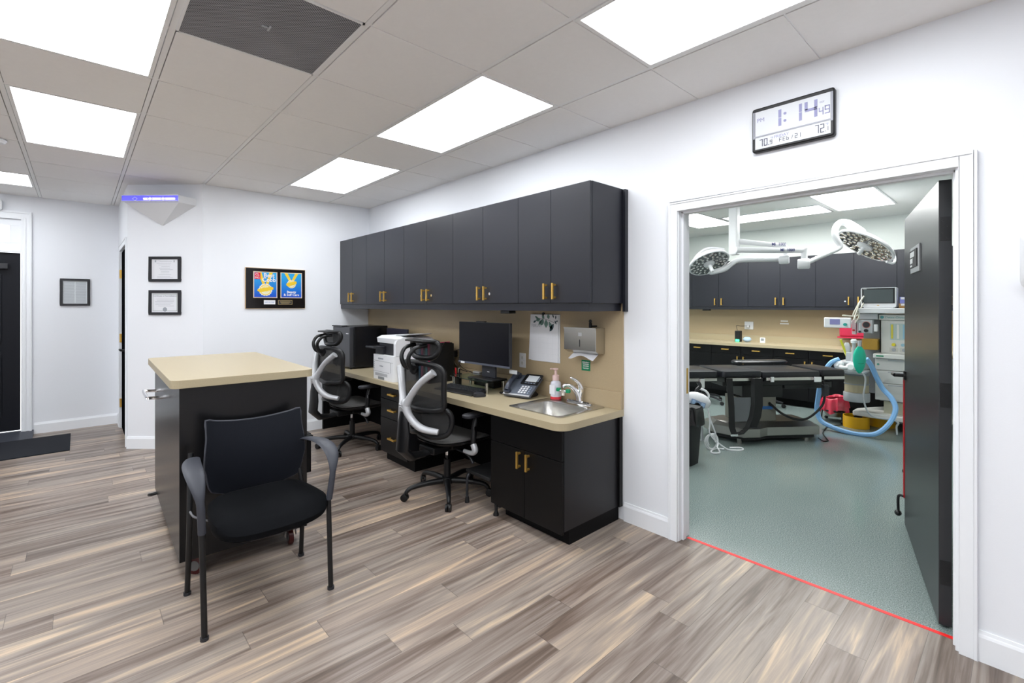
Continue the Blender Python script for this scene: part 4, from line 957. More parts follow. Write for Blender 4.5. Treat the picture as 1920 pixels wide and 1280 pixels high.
# phone
t = thing('desk_phone', 'grey and black desk phone beside the monitor', 'telephone', (-2.66, 2.545, TZ), math.radians(12))
def tilt(b): return b.xf(Matrix.Translation((0, -.085, .006)) @ Matrix.Rotation(math.radians(32), 4, 'X'))
part('body', tilt(MB().prism(rr_top(-.115, .130, 0, .235, .015), 0, .022)), mat('phone slate', (.10, .115, .145), .4), t, .003)
part('stand', MB().prism([(-.02, 0), (.07, 0), (.09, .012), (.02, .06), (-.02, .04)], -.08, .10, 'x'), bpl, t, .003)
part('head_panel', tilt(MB().prism(rr_top(-.02, .135, .125, .245, .01), .0225, .030)), bpl, t, .002)
part('display', tilt(MB().box(.012, .112, .155, .225, .0302, .0312)), mat('phone display', (.72, .76, .80), .3), t)
b = MB()
for i in range(3):
    for j in range(4): b.box(.012 + i * .026, .028 + i * .026, .028 + j * .022, .041 + j * .022, .0222, .0255)
part('keypad', tilt(b), white, t)
b = MB()
for j in range(4): b.box(.094, .104, .030 + j * .020, .040 + j * .020, .0222, .0245)
for i in range(4): b.box(.018 + i * .026, .036 + i * .026, .136, .141, .0302, .0315)
for j in range(3): b.box(.118, .128, .165 + j * .018, .175 + j * .018, .0302, .0315)
part('side_buttons', tilt(b), mat('button blue grey', (.35, .42, .55)), t)
part('handset', tilt(MB().loft([rrect(-.078, .025, .052, .045, .016, .024, 4), rrect(-.078, .025, .05, .05, .016, .045, 4)]).loft([rrect(-.078, .205, .052, .05, .016, .024, 4), rrect(-.078, .205, .05, .05, .016, .045, 4)]).tube([(-.078, .02, .046), (-.078, .06, .062), (-.078, .115, .066), (-.078, .17, .062), (-.078, .21, .046)], [.022, .022, .018, .022, .022], 10, 4)), mat('handset blue black', (.035, .042, .06), .3), t, smooth=True)
part('front_strip', tilt(MB().box(-.113, .128, -.002, .012, .0205, .0235)), silv, t)
cb = []
for k in range(60): a = k * .9; cb.append((-.13 - .06 * math.sin(PI * k / 59) + .006 * math.cos(a), -.05 + .05 * k / 59, .012 + .006 * math.sin(a)))
part('coiled_cord', MB().tube(cb, .0022, 6, 1), bpl, t, smooth=True)
# outlets
def outlet(x, z, label, y=WY - .0145, sw=False):
    t = thing('wall_outlet', label, 'outlet', (x, y, z))
    part('cover_plate', MB().box(-.037, .037, -.006, 0, -.06, .06), white, t, .003)
    b = MB()
    for zz in (-.022, .022): b.loft([rrect(0, zz, .026, .030, .008, -.006, 3, 'y'), rrect(0, zz, .026, .030, .008, -.008, 3, 'y')])
    p = part('socket', b, wht2, t)
    b = MB()
    for zz in (-.022, .022): b.box(-.007, -.004, -.0085, -.0081, zz - .004, zz + .007).box(.004, .007, -.0085, -.0081, zz - .004, zz + .007).box(-.002, .002, -.0085, -.0081, zz - .011, zz - .007)
    part('slots', b, inkg, p); return t
outlet(-2.823, 1.003, 'white double outlet between the monitor and the paper calendar')
outlet(-3.60 + .01, 1.01, 'white outlet partly hidden at the left edge of the monitor')
# cables beside the monitor
def cable(pts, r, m_, label, cat='cable', name='cable', grp=None, sm=6): return solo(name, MB().tube(pts, r, 8, sm), m_, label, cat, grp, loc=pts[0], smooth=True)
cable([(-3.59, 2.702, 1.035), (-3.60, 2.66, 1.045), (-3.66, 2.63, 1.02), (-3.66, 2.62, .93), (-3.58, 2.62, .87), (-3.46, 2.62, .852)], .0035, bpl, 'black cable looping down from the upper socket by the monitor', grp='black cables left of the monitor')
cable([(-3.59, 2.702, .99), (-3.60, 2.67, .99), (-3.63, 2.65, .96), (-3.60, 2.64, .90), (-3.50, 2.63, .865), (-3.40, 2.63, .853)], .003, bpl, 'thinner black cable from the lower socket by the monitor', grp='black cables left of the monitor')
solo('power_adapter', MB().box(-3.79, -3.73, 2.66, 2.712, .96, 1.02), bpl, 'black power adapter plugged in left of the monitor', 'power adapter', bevel=.006)
solo('cable_tag', MB().box(-3.69, -3.67, 2.60, 2.602, .95, .99), white, 'tiny white tag on the cable left of the monitor', 'tag')
# calendar
t = thing('wall_calendar', 'white hanging calendar page with green leaf sprig', 'calendar', (-2.567, WY - .016, 1.2))
part('backing_pages', MB().box(-.150, .158, -.006, 0, -.186, .186), paper, t)
pg_ = part('page', MB().prism([(-.153, .184), (.150, .184), (.142, -.184), (-.175, -.180)], -.011, -.0075, 'y'), paper, t)
leafm = mat('leaf green', (.16, .28, .25), .7); leafd = mat('leaf dark', (.05, .09, .11), .7)
b = MB(); b2 = MB()
def leaf2(b, x, z, a, L, W):
    P = []
    for i in range(12):
        u = i / 11; P.append((u * L, W * math.sin(PI * u)))
    P += [(u * L, -W * math.sin(PI * u)) for u in [i / 11 for i in range(10, 0, -1)]]
    ca, sa = math.cos(a), math.sin(a); b.prism([(x + p[0] * ca - p[1] * sa, z + p[0] * sa + p[1] * ca) for p in P], -.0118, -.0111, 'y')
for (x, z, a, L, W) in ((-.06, .145, 2.6, .05, .009), (-.04, .15, 3.4, .055, .014), (-.01, .15, 4.2, .06, .020), (.02, .145, 4.7, .065, .020), (.05, .15, 1.9, .04, .014), (.05, .13, 5.2, .07, .016), (.0, .155, 2.4, .035, .012), (-.03, .14, 4.0, .05, .012)): leaf2(b, x, z, a, L, W)
for (x, z, a, L, W) in ((.10, .115, 4.1, .075, .017), (-.09, .135, 3.6, .035, .008), (.10, .16, 2.0, .03, .006), (.12, .15, 1.5, .03, .006), (.125, .13, .5, .02, .006), (.11, .14, 5.3, .03, .006)): leaf2(b2, x, z, a, L, W)
b2.tube([(-.09, -.0114, .140), (-.02, -.0114, .152), (.05, -.0114, .140), (.13, -.0114, .112)], .0012, 5, 4)
part('leaf_print', b, leafm, pg_); part('dark_leaf_print', b2, leafd, pg_)
part('month_text', MB().text('FEBRUARY', .032, -.140, .085, -.0113, .0003, sx=.75), mat('pale ink', (.42, .44, .48)), pg_)
b = MB()
for k in range(6): b.box(-.16, .14, -.0114, -.0111, .045 - k * .042, .046 - k * .042)
for k in range(6): b.box(-.16 + k * .05, -.159 + k * .05, -.0114, -.0111, -.165, .045)
part('day_grid', b, mat('very pale ink', (.72, .74, .78)), pg_)
part('hook', MB().lathe([(.01, 0), (.01, .01)], (-.01, -.006, .192), (0, -1, 0), 10).box(-.014, -.006, -.016, -.011, .175, .192), bpl, t)
part('top_wire', MB().box(-.15, .158, -.009, -.0065, .186, .1885), bpl2, t)
# paper towel dispenser
t = thing('towel_dispenser', 'brushed steel paper towel dispenser on the tan backsplash above the sink', 'paper towel dispenser', (-2.136, WY - .015, 1.21))
part('housing', MB().box(-.145, .142, -.105, 0, -.070, .088).prism([(-.105, -.07), (0, -.07), (0, -.092), (-.06, -.092)], -.145, .142, 'x'), steel, t, .002)
part('front_lip', MB().box(-.147, .144, -.108, -.1052, .078, .090), steel, t)
part('lock', MB().box(-.012, .020, -.1065, -.1052, .030, .055), silv, t, .003)
part('slot', MB().box(-.003, .003, -.1062, -.1051, -.045, .005), bpl2, t)
b = MB().grid(lambda u, v: (-.11 + .22 * u, -.10 + .07 * (1 - v) - .01 * math.sin(6 * u), -.0925 - .030 * v - .014 * v * math.sin(7 * u + 1)), 16, 4, .003, (0, 1, 0))
solo_t = thing('paper_towel', 'white paper towel hanging out of the steel dispenser', 'paper towel', (-2.136, WY - .015, 1.21))
part('sheet', b, paper, solo_t, smooth=True)
t = thing('keyring', 'black key left on top of the steel towel dispenser', 'key', (-2.08, WY - .05, 1.299))
part('ring', MB().lathe([(.010, -.002), (.014, 0), (.010, .002), (.006, 0)], (0, -.02, .045), (0, 1, 0), 14), bpl, t, smooth=True); part('fob', MB().box(-.008, .010, -.028, -.012, 0, .034).box(-.004, .03, -.012, .02, .006, .016), bpl, t, .003)
# eyewash sticker
t = thing('eyewash_sticker', 'green eyewash station sticker on the backsplash above the faucet', 'sticker', (-2.163, WY - .0145, 1.023))
part('sheet', MB().box(-.040, .040, -.0012, 0, -.040, .036), green, t)
part('lettering', MB().text('EMERGENCY', .0115, 0, .017, -.0018, .0003, 'CENTER', bold=.0003).text('EYEWASH', .0125, 0, .003, -.0018, .0003, 'CENTER', bold=.0003).text('STATION', .0125, 0, -.011, -.0018, .0003, 'CENTER', bold=.0003).box(-.028, .028, -.0018, -.0013, -.022, -.0195).box(-.022, .022, -.0018, -.0013, -.027, -.025), white_t, t)
# sink
t = thing('sink', 'stainless steel bar sink dropped into the tan counter', 'sink', (SKX, SKY, TZ), world=True)
bx, by = SKX, SKY - .045
bw, bh = .40, .335
rings = [rrect(SKX, SKY, SKW, SKH, .03, TZ + .0002, 5), rrect(SKX, SKY, SKW, SKH, .03, TZ + .005, 5), rrect(SKX, SKY, SKW - .016, SKH - .016, .03, TZ + .006, 5), rrect(bx, by, bw + .02, bh + .02, .06, TZ + .003, 5), rrect(bx, by, bw, bh, .06, TZ - .005, 5), rrect(bx, by, bw - .03, bh - .03, .06, TZ - .12, 5), rrect(bx, by, bw - .07, bh - .07, .06, TZ - .145, 5), rrect(bx, by, .06, .06, .029, TZ - .150, 5)]
part('basin', MB().loft(rings, False, True), steel, t, smooth=True)
part('drain', MB().lathe([(.028, 0), (.028, .003), (.02, .002)], (bx, by, TZ - .150)), chrome, t, smooth=True)
# faucet + eyewash
FX, FY = -2.175, 2.655
t = thing('faucet', 'chrome single lever faucet behind the bar sink', 'faucet', (FX, FY, TZ + .006), world=True)
part('deck_plate', MB().loft([rrect(FX, FY - .002, .225, .05, .024, TZ + .0065, 6), rrect(FX, FY - .002, .225, .05, .024, TZ + .016, 6), rrect(FX, FY - .002, .205, .036, .018, TZ + .024, 6)]), chrome, t, smooth=True)
part('spout', MB().tube([(FX, FY, TZ + .02), (FX - .006, FY - .005, TZ + .06), (FX - .025, FY - .025, TZ + .105), (FX - .05, FY - .055, TZ + .132), (FX - .072, FY - .078, TZ + .130), (FX - .078, FY - .084, TZ + .115)], [.024, .022, .017, .014, .013, .012], 14, 6), chrome, t, smooth=True)
part('lever', MB().tube([(FX, FY + .002, TZ + .05), (FX + .012, FY + .006, TZ + .11), (FX + .002, FY - .015, TZ + .155), (FX - .022, FY - .05, TZ + .185), (FX - .032, FY - .065, TZ + .188)], [.022, .021, .014, .009, .008], 14, 6), chrome, t, smooth=True)
ew = thing('eyewash_attachment', 'small chrome eyewash attachment with two green caps on the faucet spout', 'eyewash attachment', (FX - .078, FY - .086, TZ + .09), world=True)
ex_, ey_ = FX - .078, FY - .086
part('fitting', MB().cyl((ex_, ey_, TZ + .06), (ex_, ey_, TZ + .103), .016).cyl((ex_ - .038, ey_, TZ + .09), (ex_ + .038, ey_, TZ + .09), .009), chrome, ew, smooth=True)
for sx in (-1, 1): part('cap', MB().lathe([(.017, 0), (.019, .012), (.015, .024)], (ex_ + sx * .045, ey_, TZ + .085), (0, 0, 1)), greenp, ew, smooth=True)
# soap
t = thing('soap_bottle', 'clear foaming soap bottle with pale pink pump by the sink', 'soap bottle', (-2.385, 2.635, TZ + .006))
part('bottle', MB().lathe([(.036, 0), (.040, .004), (.040, .118), (.034, .130), (.024, .136), (.024, .14)], (0, 0, 0), seg=28), soapm, t, smooth=True)
part('soap', MB().lathe([(.0405, .002), (.0405, .022)], seg=28), soapr, t, smooth=True)
part('label_print', MB().box(-.026, .026, -.0408, -.0395, .04, .108), paper, t)
pmp = part('pump', MB().lathe([(.025, .14), (.026, .175), (.020, .180), (.010, .182), (.010, .215)], seg=20), pink, t, smooth=True)
part('nozzle', MB().lathe([(.012, .215), (.02, .222), (.019, .230)], seg=18).tube([(0, 0, .225), (-.02, -.03, .226), (-.022, -.035, .222)], .006), pink, pmp, smooth=True)

# ================================================================= operating room
FYc = 7.87
bounds = [aY(q, 560, FYc)[0] for q in (1297.7, 1347.3, 1402.4, 1462.2, 1529, 1600.9, 1681.8)]
W_ = .468
g = 'black wall cabinets at the back of the operating room'
def fardoors(e, lb, lk=()): return upper(e, FYc, R2Y, 1.437, 2.188, lb, g, locks=lk, hz=(1.462, 1.578), hoff=.055, mt=blk)
fardoors([bounds[0] - 2 * W_, bounds[0] - W_, bounds[0]], 'operating room wall cabinet cut off by the left door jamb')
fardoors([bounds[0], bounds[1], bounds[2]], 'operating room wall cabinet behind the left surgical light')
fardoors([bounds[2], bounds[3], bounds[4]], 'middle operating room wall cabinet above the white labels')
fardoors([bounds[4], bounds[5], bounds[6]], 'operating room wall cabinet behind the patient monitor, with a small lock', (0,))
fardoors([bounds[6], bounds[6] + W_, bounds[6] + 2 * W_], 'operating room wall cabinet running behind the open door')
solo('cabinet_valance', MB().box(bounds[0] - 2 * W_, bounds[6] + 2 * W_, FYc + .01, FYc + .03, 1.392, 1.436), blk, 'black light rail under the operating room wall cabinets', 'valance')
solo('puck_light', MB().box(-3.78, -3.66, FYc + .06, FYc + .12, 1.37, 1.392), bpl, 'small black puck light under the operating room wall cabinets', 'puck light')
solo('backsplash', MB().box(-4.41, -.19, R2Y - .014, R2Y - .001, .868, 1.436), lamv, 'tan backsplash at the back of the operating room', 'backsplash')
solo('countertop', MB().box(-4.41, -.19, 7.55, R2Y - .015, .826, .867).box(-4.41, -.19, R2Y - .034, R2Y - .015, .867, .965), lam, 'tan counter along the back of the operating room', 'countertop')
LYF = 7.60
hxs = [-3.702, -3.249, -2.782, -2.315, -1.845, -1.38]
ed = [-3.93 - .465, -3.93 + .0, -3.475, -3.01, -2.545, -2.08, -1.61, -1.145, -.68]
for k in range(0, 8, 2):
    xa, xm, xb = ed[k] if k else ed[1] - .465, ed[k + 1], ed[k + 2] if k + 2 < len(ed) else ed[k + 1] + .465
    t = thing('base_cabinet', ('operating room base cabinet at the left jamb', 'operating room base cabinet behind the stool seat', 'operating room base cabinet behind the middle of the operating table', 'operating room base cabinet behind the anesthesia machine')[k // 2], 'cabinet', ((xa + xb) / 2, 7.9, 0), world=True, group='black base cabinets in the operating room')
    part('body', MB().box(xa, xb, LYF + .02, R2Y - .016, .10, .825), blkb, t); part('toe_kick', MB().box(xa, xb, LYF + .08, R2Y - .02, 0, .10), dark, t)
    for i, (p_, q_) in enumerate(((xa, xm), (xm, xb))):
        d = part('drawer', MB().box(p_ + .002, q_ - .002, LYF, LYF + .019, .70, .822), blkb, t, .001); part('handle', handle_h(MB(), (p_ + q_) / 2 - .058, (p_ + q_) / 2 + .058, LYF, .765), gold, d)
        d = part('door', MB().box(p_ + .002, q_ - .002, LYF, LYF + .019, .10, .695), blkb, t, .001); part('handle', handle_v(MB(), q_ - .045 if i == 0 else p_ + .045, LYF, .55, .665), gold, d)
# things on the far counter
def FP(px, py, Y=7.85): return aY(px, py, Y)
ZC = .8675
c_ = aY(1404, 610, R2Y - .015)
t = thing('wall_outlet', 'white outlet plate with a plug on the operating room backsplash', 'outlet', (c_[0], R2Y - .0145, c_[2])); part('cover_plate', MB().box(-.065, .075, -.010, 0, -.065, .065), white, t, .004); part('plug', MB().box(-.045, .02, -.05, -.011, -.03, .01), white, t, .005)
c_ = aY(1384.5, 628, 7.95)
t = thing('charging_cradle', 'small black handheld in a cradle with a green light on the back counter', 'charging cradle', (c_[0], 7.95, ZC)); part('body', MB().box(-.045, .045, -.04, .04, 0, .18), bpl, t, .01); part('indicator', MB().box(-.03, .03, -.045, -.040, .005, .04), mat('green indicator', (.1, .9, .4), .3, emit=(.05, 1, .4), es=2.0), t)
p1 = (c_[0] - .03, 7.98, ZC + .18); p2 = (aY(1400, 608, 8.1)[0], 8.12, aY(1400, 611, 8.12)[2])
cable([p1, (p1[0] - .02, 8.0, ZC + .26), ((p1[0] + p2[0]) / 2 - .04, 8.06, p2[2] + .0), p2], .004, bpl, 'short black cord from the charging cradle to the outlet')
c_ = aY(1401, 632, 7.93)
t = thing('diffuser_bottle', 'small pale blue round device beside the black cradle', 'device', (c_[0], 7.93, ZC)); part('body', MB().ball((0, 0, .045), .065, (1, .8, .68)), mat('pale blue plastic', (.40, .55, .72), .3), t, smooth=True)
c_ = aY(1430, 635, 7.93)
t = thing('digital_thermometer', 'tiny white thermometer standing on the back counter', 'thermometer', (c_[0], 7.93, ZC)); part('case', MB().box(-.038, .038, -.012, .012, 0, .085), white, t, .006); part('display', MB().box(-.022, .022, -.0135, -.012, .035, .072), mgrey, t)
c_ = aY(1471, 604, R2Y - .015)
for k, dz in enumerate((.018, -.022)):
    t = thing('wall_label', ('upper' if k == 0 else 'lower') + ' of two small white labels on the operating room backsplash', 'label', (c_[0], R2Y - .0145, c_[2] + dz)); part('strip', MB().box(-.055 - .01 * k, .05 + .01 * k, -.002, 0, -.011, .011), white, t)

# ---- surgical lights
SD = 5.47
def sl(px, py, d=SD): return Vector(aD(px, py, d))
fwv = Vector((FW[0], FW[1], 0)); rtv = Vector((RT[0], RT[1], 0)); upv = Vector((0, 0, 1))
base = sl(1376.7, 478)
t = thing('surgical_light', 'white two headed surgical light hanging from the operating room ceiling', 'surgical light', (base.x, base.y, CZ), world=True)
part('ceiling_post', MB().box(base.x - .048, base.x + .048, base.y - .048, base.y + .048, base.z, CZ - .001), white, t, .012)
Pz = lambda px, py, dd=0: sl(px, py, SD + dd)
part('upper_arm', MB().tube([Pz(1380, 452), Pz(1430, 457), Pz(1473, 461)], [.033, .028, .026], 12, 3).tube([Pz(1473, 461), Pz(1473, 480)], .028), white, t, smooth=True)
part('upper_arm', MB().tube([Pz(1380, 468, -.1), Pz(1440, 469, -.1), Pz(1508, 469, -.1)], [.033, .032, .032], 12, 3).tube([Pz(1508, 466, -.1), Pz(1508, 490, -.1)], .034), white, t, smooth=True)
jl = part('joint', MB().lathe([(.045, -.05), (.052, -.04), (.052, .04), (.045, .05)], Pz(1470, 486.5, -.03), tuple(rtv * .8 - fwv * .6), 18), white, t, smooth=True)
jr = part('joint', MB().lathe([(.05, -.06), (.058, -.05), (.058, .05), (.05, .06)], Pz(1507, 494.5, -.13), tuple(rtv * .9 - fwv * .5), 18), white, t, smooth=True)
part('lower_arm', MB().tube([Pz(1466, 486), Pz(1420, 487), Pz(1385, 488), Pz(1372, 494), Pz(1358, 504), Pz(1335, 510), Pz(1331, 509)], [.026, .024, .028, .030, .032, .030, .026], 12, 6), white, t, smooth=True)
part('lower_arm', MB().tube([Pz(1512, 493, -.1), Pz(1545, 478, -.1), Pz(1570, 467, -.1), Pz(1575, 460, -.1), Pz(1567, 445, -.1), Pz(1566, 430, -.1), Pz(1574, 418, -.1), Pz(1588, 418, -.1), Pz(1600, 426, -.1), Pz(1615, 436, -.05)], [.024, .026, .026, .028, .034, .034, .034, .040, .05, .05], 12, 6), white, t, smooth=True)
b = MB().box(0, .075, -.001, 0, 0, .022)
def head(c, n, R, nm):
    q = Vector((0, 0, 1)).rotation_difference(n); M = Matrix.Translation(c) @ q.to_matrix().to_4x4()
    hd_ = part('lamp_head', MB().lathe([(R * .25, -.075), (R * .55, -.065), (R * .85, -.035), (R * 1.0, -.005), (R * 1.03, .015), (R * 1.0, .024), (R * .94, .022)], seg=40, cap1=False).xf(M), white, t, smooth=True)
    part('reflector_field', MB().lathe([(R * .945, .018), (R * .94, .019)], seg=40).xf(M), mat('smoked lens', (.16, .17, .18), .15, metal=.5), hd_)
    k = 0
    b = MB()
    for (rr_, n_) in ((.40, 9), (.58, 14), (.76, 19), (.88, 14)):
        for i in range(n_):
            a = 2 * PI * i / n_ + rr_ * 5; k += 1
            b.lathe([(R * .070, .0195), (R * .062, .028), (R * .02, .030)], (R * rr_ * math.cos(a), R * rr_ * math.sin(a), 0), seg=8)
    part('led_lens', b.xf(M), mat('clear led lens', (.80, .80, .78), .08, metal=.85), hd_, label='cluster of small round lenses', kind='stuff')
    part('center_hub', MB().lathe([(R * .28, .02), (R * .27, .035), (R * .18, .048)], seg=24).xf(M), white, hd_, smooth=True)
    part('handle', MB().lathe([(.024, .045), (.020, .07), (.022, .125), (.016, .135)], seg=16).xf(M), white, hd_, smooth=True)
def nrm(px, py, a, bx, bz):      # a = share facing the doorway, bx/bz sideways and vertical share
    v = Vector(ray(px, py)).normalized(); rr = v.cross(upv).normalized(); uu = rr.cross(v).normalized(); k = math.sqrt(1 - a * a); l = math.hypot(bx, bz)
    return (-v * a + (rr * bx + uu * bz) / l * k).normalized()
head(Pz(1328, 491.5, -.02), nrm(1328, 491, .50, .38, -.92), .225, 'l')
head(Pz(1624, 458.5, -.08), nrm(1624, 459, .34, -.56, -.83), .30, 'r')
part('handle_rail', MB().tube([Pz(1296, 497, .05), Pz(1306, 480, .06), Pz(1322, 467, .08), Pz(1340, 465, .08), Pz(1358, 468, .05)], .014, 8, 5), white, t, smooth=True)
part('handle_rail', MB().tube([Pz(1672, 466, -.05), Pz(1678, 484, -.1), Pz(1675, 493, -.12), Pz(1662, 490, -.12)], .014, 8, 4), white, t, smooth=True)
def plate(px, py, d, s_, col_mat, txt, sz):
    c = sl(px, py, d); M = Matrix.Translation(c) @ Matrix(((RT[0], -FW[0] * -1, 0, 0), (RT[1], FW[1], 0, 0), (0, 0, 1, 0), (0, 0, 0, 1)))
    return M
Mx = Matrix(((RT[0], FW[0], 0, 0), (RT[1], FW[1], 0, 0), (0, 0, 1, 0), (0, 0, 0, 1)))
for (px, py, d) in ((1447, 460, SD - .034), (1463, 470.8, SD - .138)):
    for tx, ox in (('MI', 0), ('1000', .075)): part('lettering', MB().text(tx, .045, ox, 0, 0, .001, bold=.001).xf(Matrix.Translation(sl(px, py, d)) @ Mx), mat('navy lettering', (.04, .05, .18)), t)

# ---- operating table
TAZ = math.radians(52.4)
tc_ = Vector((-2.03, 5.55, 0))
t = thing('operating_table', 'black padded operating table on a steel base', 'operating table', tuple(tc_), TAZ)
def L(px, d=4.95): return (px - 960) / FOC * d - 2.72
bo = [(-.53, -.04), (-.33, -.30), (-.15, -.30), (-.03, -.24), (.56, -.24), (.56, .24), (-.06, .24), (-.20, .30), (-.36, .30), (-.53, .16)]
part('base', MB().prism(bo, .075, .165).loft([[(x, y, .165) for x, y in bo], [(x * .9 + .01, y * .62, .205) for x, y in bo]], False, True), steeld, t, .006)
part('base_skirt', MB().prism([(x * .93, y * .85) for x, y in bo], .035, .074), rub, t)
b = MB()
for (x, y) in ((-.33, -.22), (-.33, .22), (.45, -.18), (.45, .18)): b.cyl((x, y, 0), (x, y, .05), .022, seg=12)
part('leveling_foot', b, steeld, t)
part('column', MB().box(-.30, .15, -.12, .12, .18, .47), mat('bronze steel', (.20, .185, .165), .35, metal=1), t, .008, label='boxy steel column cover')
part('column_label', MB().box(-.04, .11, -.1215, -.12, .33, .365), mat('blue label', (.03, .14, .42)), t)
part('warning_panel', MB().box(-.40, -.10, -.155, -.15, .21, .47), mgrey, t)
part('lift_mechanism', MB().box(-.26, .20, -.16, .16, .47, .62).box(-.50, .60, -.20, .20, .60, .655).box(.20, .75, -.18, .18, .56, .64), bpl, t, .01)
b = MB()
secs = ((-1.30, -.575, .255), (-.54, -.10, .27), (-.105, .555, .27), (.565, .86, .24))
for i, (xa, xb, hw_) in enumerate(secs):
    z0 = .705 + (.0 if i != 2 else -.012); 
    part('pad', MB().loft([rrect((xa + xb) / 2, 0, xb - xa, 2 * hw_, .035, z0, 4), rrect((xa + xb) / 2, 0, xb - xa, 2 * hw_ + .012, .035, z0 + .03, 4), rrect((xa + xb) / 2, 0, xb - xa - .012, 2 * hw_ - .002, .035, z0 + .060, 4), rrect((xa + xb) / 2, 0, xb - xa - .10, 2 * hw_ - .10, .03, z0 + .068, 4)]), pad_m, t, smooth=True)
    for sy in (-1, 1): part('side_rail', MB().box(xa + .03, xb - .03, sy * (hw_ + .015) - .005, sy * (hw_ + .015) + .005, .668, .700), steel, t, .002)
    part('section_frame', MB().box(xa + .02, xb - .02, -hw_ + .0, hw_, .655, .704), bpl, t)
# straps
for (xa, pts) in ((-.49, [(0, .70), (.0, .60), (.01, .40), (.01, .20), (.03, .13)]), ):
    part('strap', MB().ribbon([(xa + a, -.31 - .01 * k, z) for k, (a, z) in enumerate(pts)], (.032, 0, 0), .006), rub, t, label='hanging black restraint strap')
U = [(-.46, .14), (-.42, .125), (-.36, .135), (-.30, .19), (-.255, .30), (-.235, .42), (-.235, .55), (-.235, .70)]
part('strap', MB().ribbon([(x, -.315, z) for x, z in U], (.0, .035, 0), .008).ribbon([(x + .05, -.33, z) for x, z in U[3:]], (.045, 0, 0), .006), rub, t, label='looped black restraint strap')
part('buckle', MB().box(-.50, -.43, -.365, -.35, .115, .135), chrome, t)
part('clamp', MB().box(-.045, -.005, -.32, -.285, .655, .71).box(.44, .52, -.32, -.285, .65, .705).box(-.80, -.75, -.30, -.27, .60, .70), chrome, t, .005)
part('control_cable', MB().tube([(.07, -.12, .40), (.16, -.20, .30), (.30, -.25, .245), (.42, -.27, .27), (.55, -.29, .40), (.57, -.30, .55), (.56, -.29, .66)], .012, 10, 6), rub, t, smooth=True)
part('hand_control', MB().box(.545, .60, -.32, -.28, .50, .62).box(.60, .61, -.32, -.28, .52, .60), bpl2, t, .006)
part('arm_board', MB().loft([rrect(.30, .42, .66, .16, .07, .765, 5), rrect(.30, .42, .68, .18, .08, .785, 5), rrect(.30, .42, .64, .15, .07, .80, 5)]), pad_m, t, smooth=True)

# ---- stools behind the table
def stool(loc, rz, label):
    t = thing('doctor_stool', label, 'stool', loc, rz, 'round rolling stools')
    part('seat', MB().lathe([(.16, .46), (.20, .475), (.212, .51), (.20, .535), (.12, .545)], seg=28), pad_m, t, smooth=True)
    part('gas_lift', MB().cyl((0, 0, .09), (0, 0, .46), .022), bpl, t, smooth=True)
    for k in range(5):
        a = 2 * PI * k / 5; part('base_leg', MB().tube([(0, 0, .11), (.16 * math.cos(a), .16 * math.sin(a), .105), (.30 * math.cos(a), .30 * math.sin(a), .07)], [.022, .018, .014], 8, 3), bpl2, t, smooth=True)
        part('caster', MB().lathe([(.02, -.014), (.028, -.01), (.028, .01), (.02, .014)], (.31 * math.cos(a), .31 * math.sin(a), .028), (-math.sin(a), math.cos(a), 0), 14), bpl, t, smooth=True)
    return t
s1_ = stool((-3.31, 6.96, 0), -.15, 'black rolling stool whose round seat shows left of the operating table pads')
cst = Vector((-2.315, 7.394, 0))
dup(s1_, (-2.60, 7.22, 0), math.radians(31), 'second black rolling stool, hidden behind the table except one caster leg')

# ---- left jamb cluster : bin, hanging device, pole, cords
tb_ = Vector((-2.155, 4.155, 0))
t = thing('trash_bin', 'black lined waste bin half hidden behind the left door jamb', 'waste bin', tuple(tb_))
part('bin', MB().loft([rrect(0, 0, .20, .20, .04, 0, 4), rrect(0, 0, .26, .26, .04, .52, 4)]), rub, t, smooth=True)
part('liner', MB().grid(lambda u, v: ((.145 + .02 * v + .012 * math.sin(9 * 2 * PI * u) * v) * math.cos(2 * PI * u) * 1.05, (.145 + .02 * v + .012 * math.sin(9 * 2 * PI * u) * v) * math.sin(2 * PI * u) * 1.05, .53 + .045 * math.sin(PI * v) - .16 * v + .012 * math.sin(14 * u * PI)), 48, 6, 0), mat('black bin liner', (.01, .01, .011), .25), t, smooth=True)
hd0 = Vector(aD(1309, 750, 4.60))
t = thing('hanging_device', 'white oval electrosurgical pedal unit hanging below the table end', 'medical device', tuple(hd0))
M = Mx.copy()
b = MB().ball((0, 0, 0), .10, (1.28, .6, .74), 20, 12).xf(Matrix.Rotation(math.radians(20), 4, 'Y')).xf(M.to_3x3().to_4x4()); part('shell', b, white, t, smooth=True, local=True)
b = MB().box(-.085, .06, -.060, -.045, -.055, .0).xf(Matrix.Rotation(math.radians(20), 4, 'Y')).xf(M.to_3x3().to_4x4()); part('front_panel', b, mat('blue grey panel', (.22, .30, .45), .3), t, .006, local=True)
b = MB().box(-.075, -.045, -.064, -.059, -.045, -.01).box(.015, .05, -.064, -.059, -.045, -.01).xf(Matrix.Rotation(math.radians(20), 4, 'Y')).xf(M.to_3x3().to_4x4()); part('window', b, mat('pale blue window', (.45, .62, .85), .2), t, local=True)
b = MB().tube([(0, .02, .05), (-.01, .02, .09), (.03, .03, .13), (.02, .05, .17)], .018, 8, 4).xf(M.to_3x3().to_4x4()); part('bracket', b, bpl, t, smooth=True, local=True)
def W5(px, py, d=4.75): return aD(px, py, d)
cable([W5(1309, 728), W5(1322, 732), W5(1329, 742), W5(1322, 752)], .011, white, 'thick white hose looped over the hanging device', 'hose', 'hose', 'white cords by the left jamb')
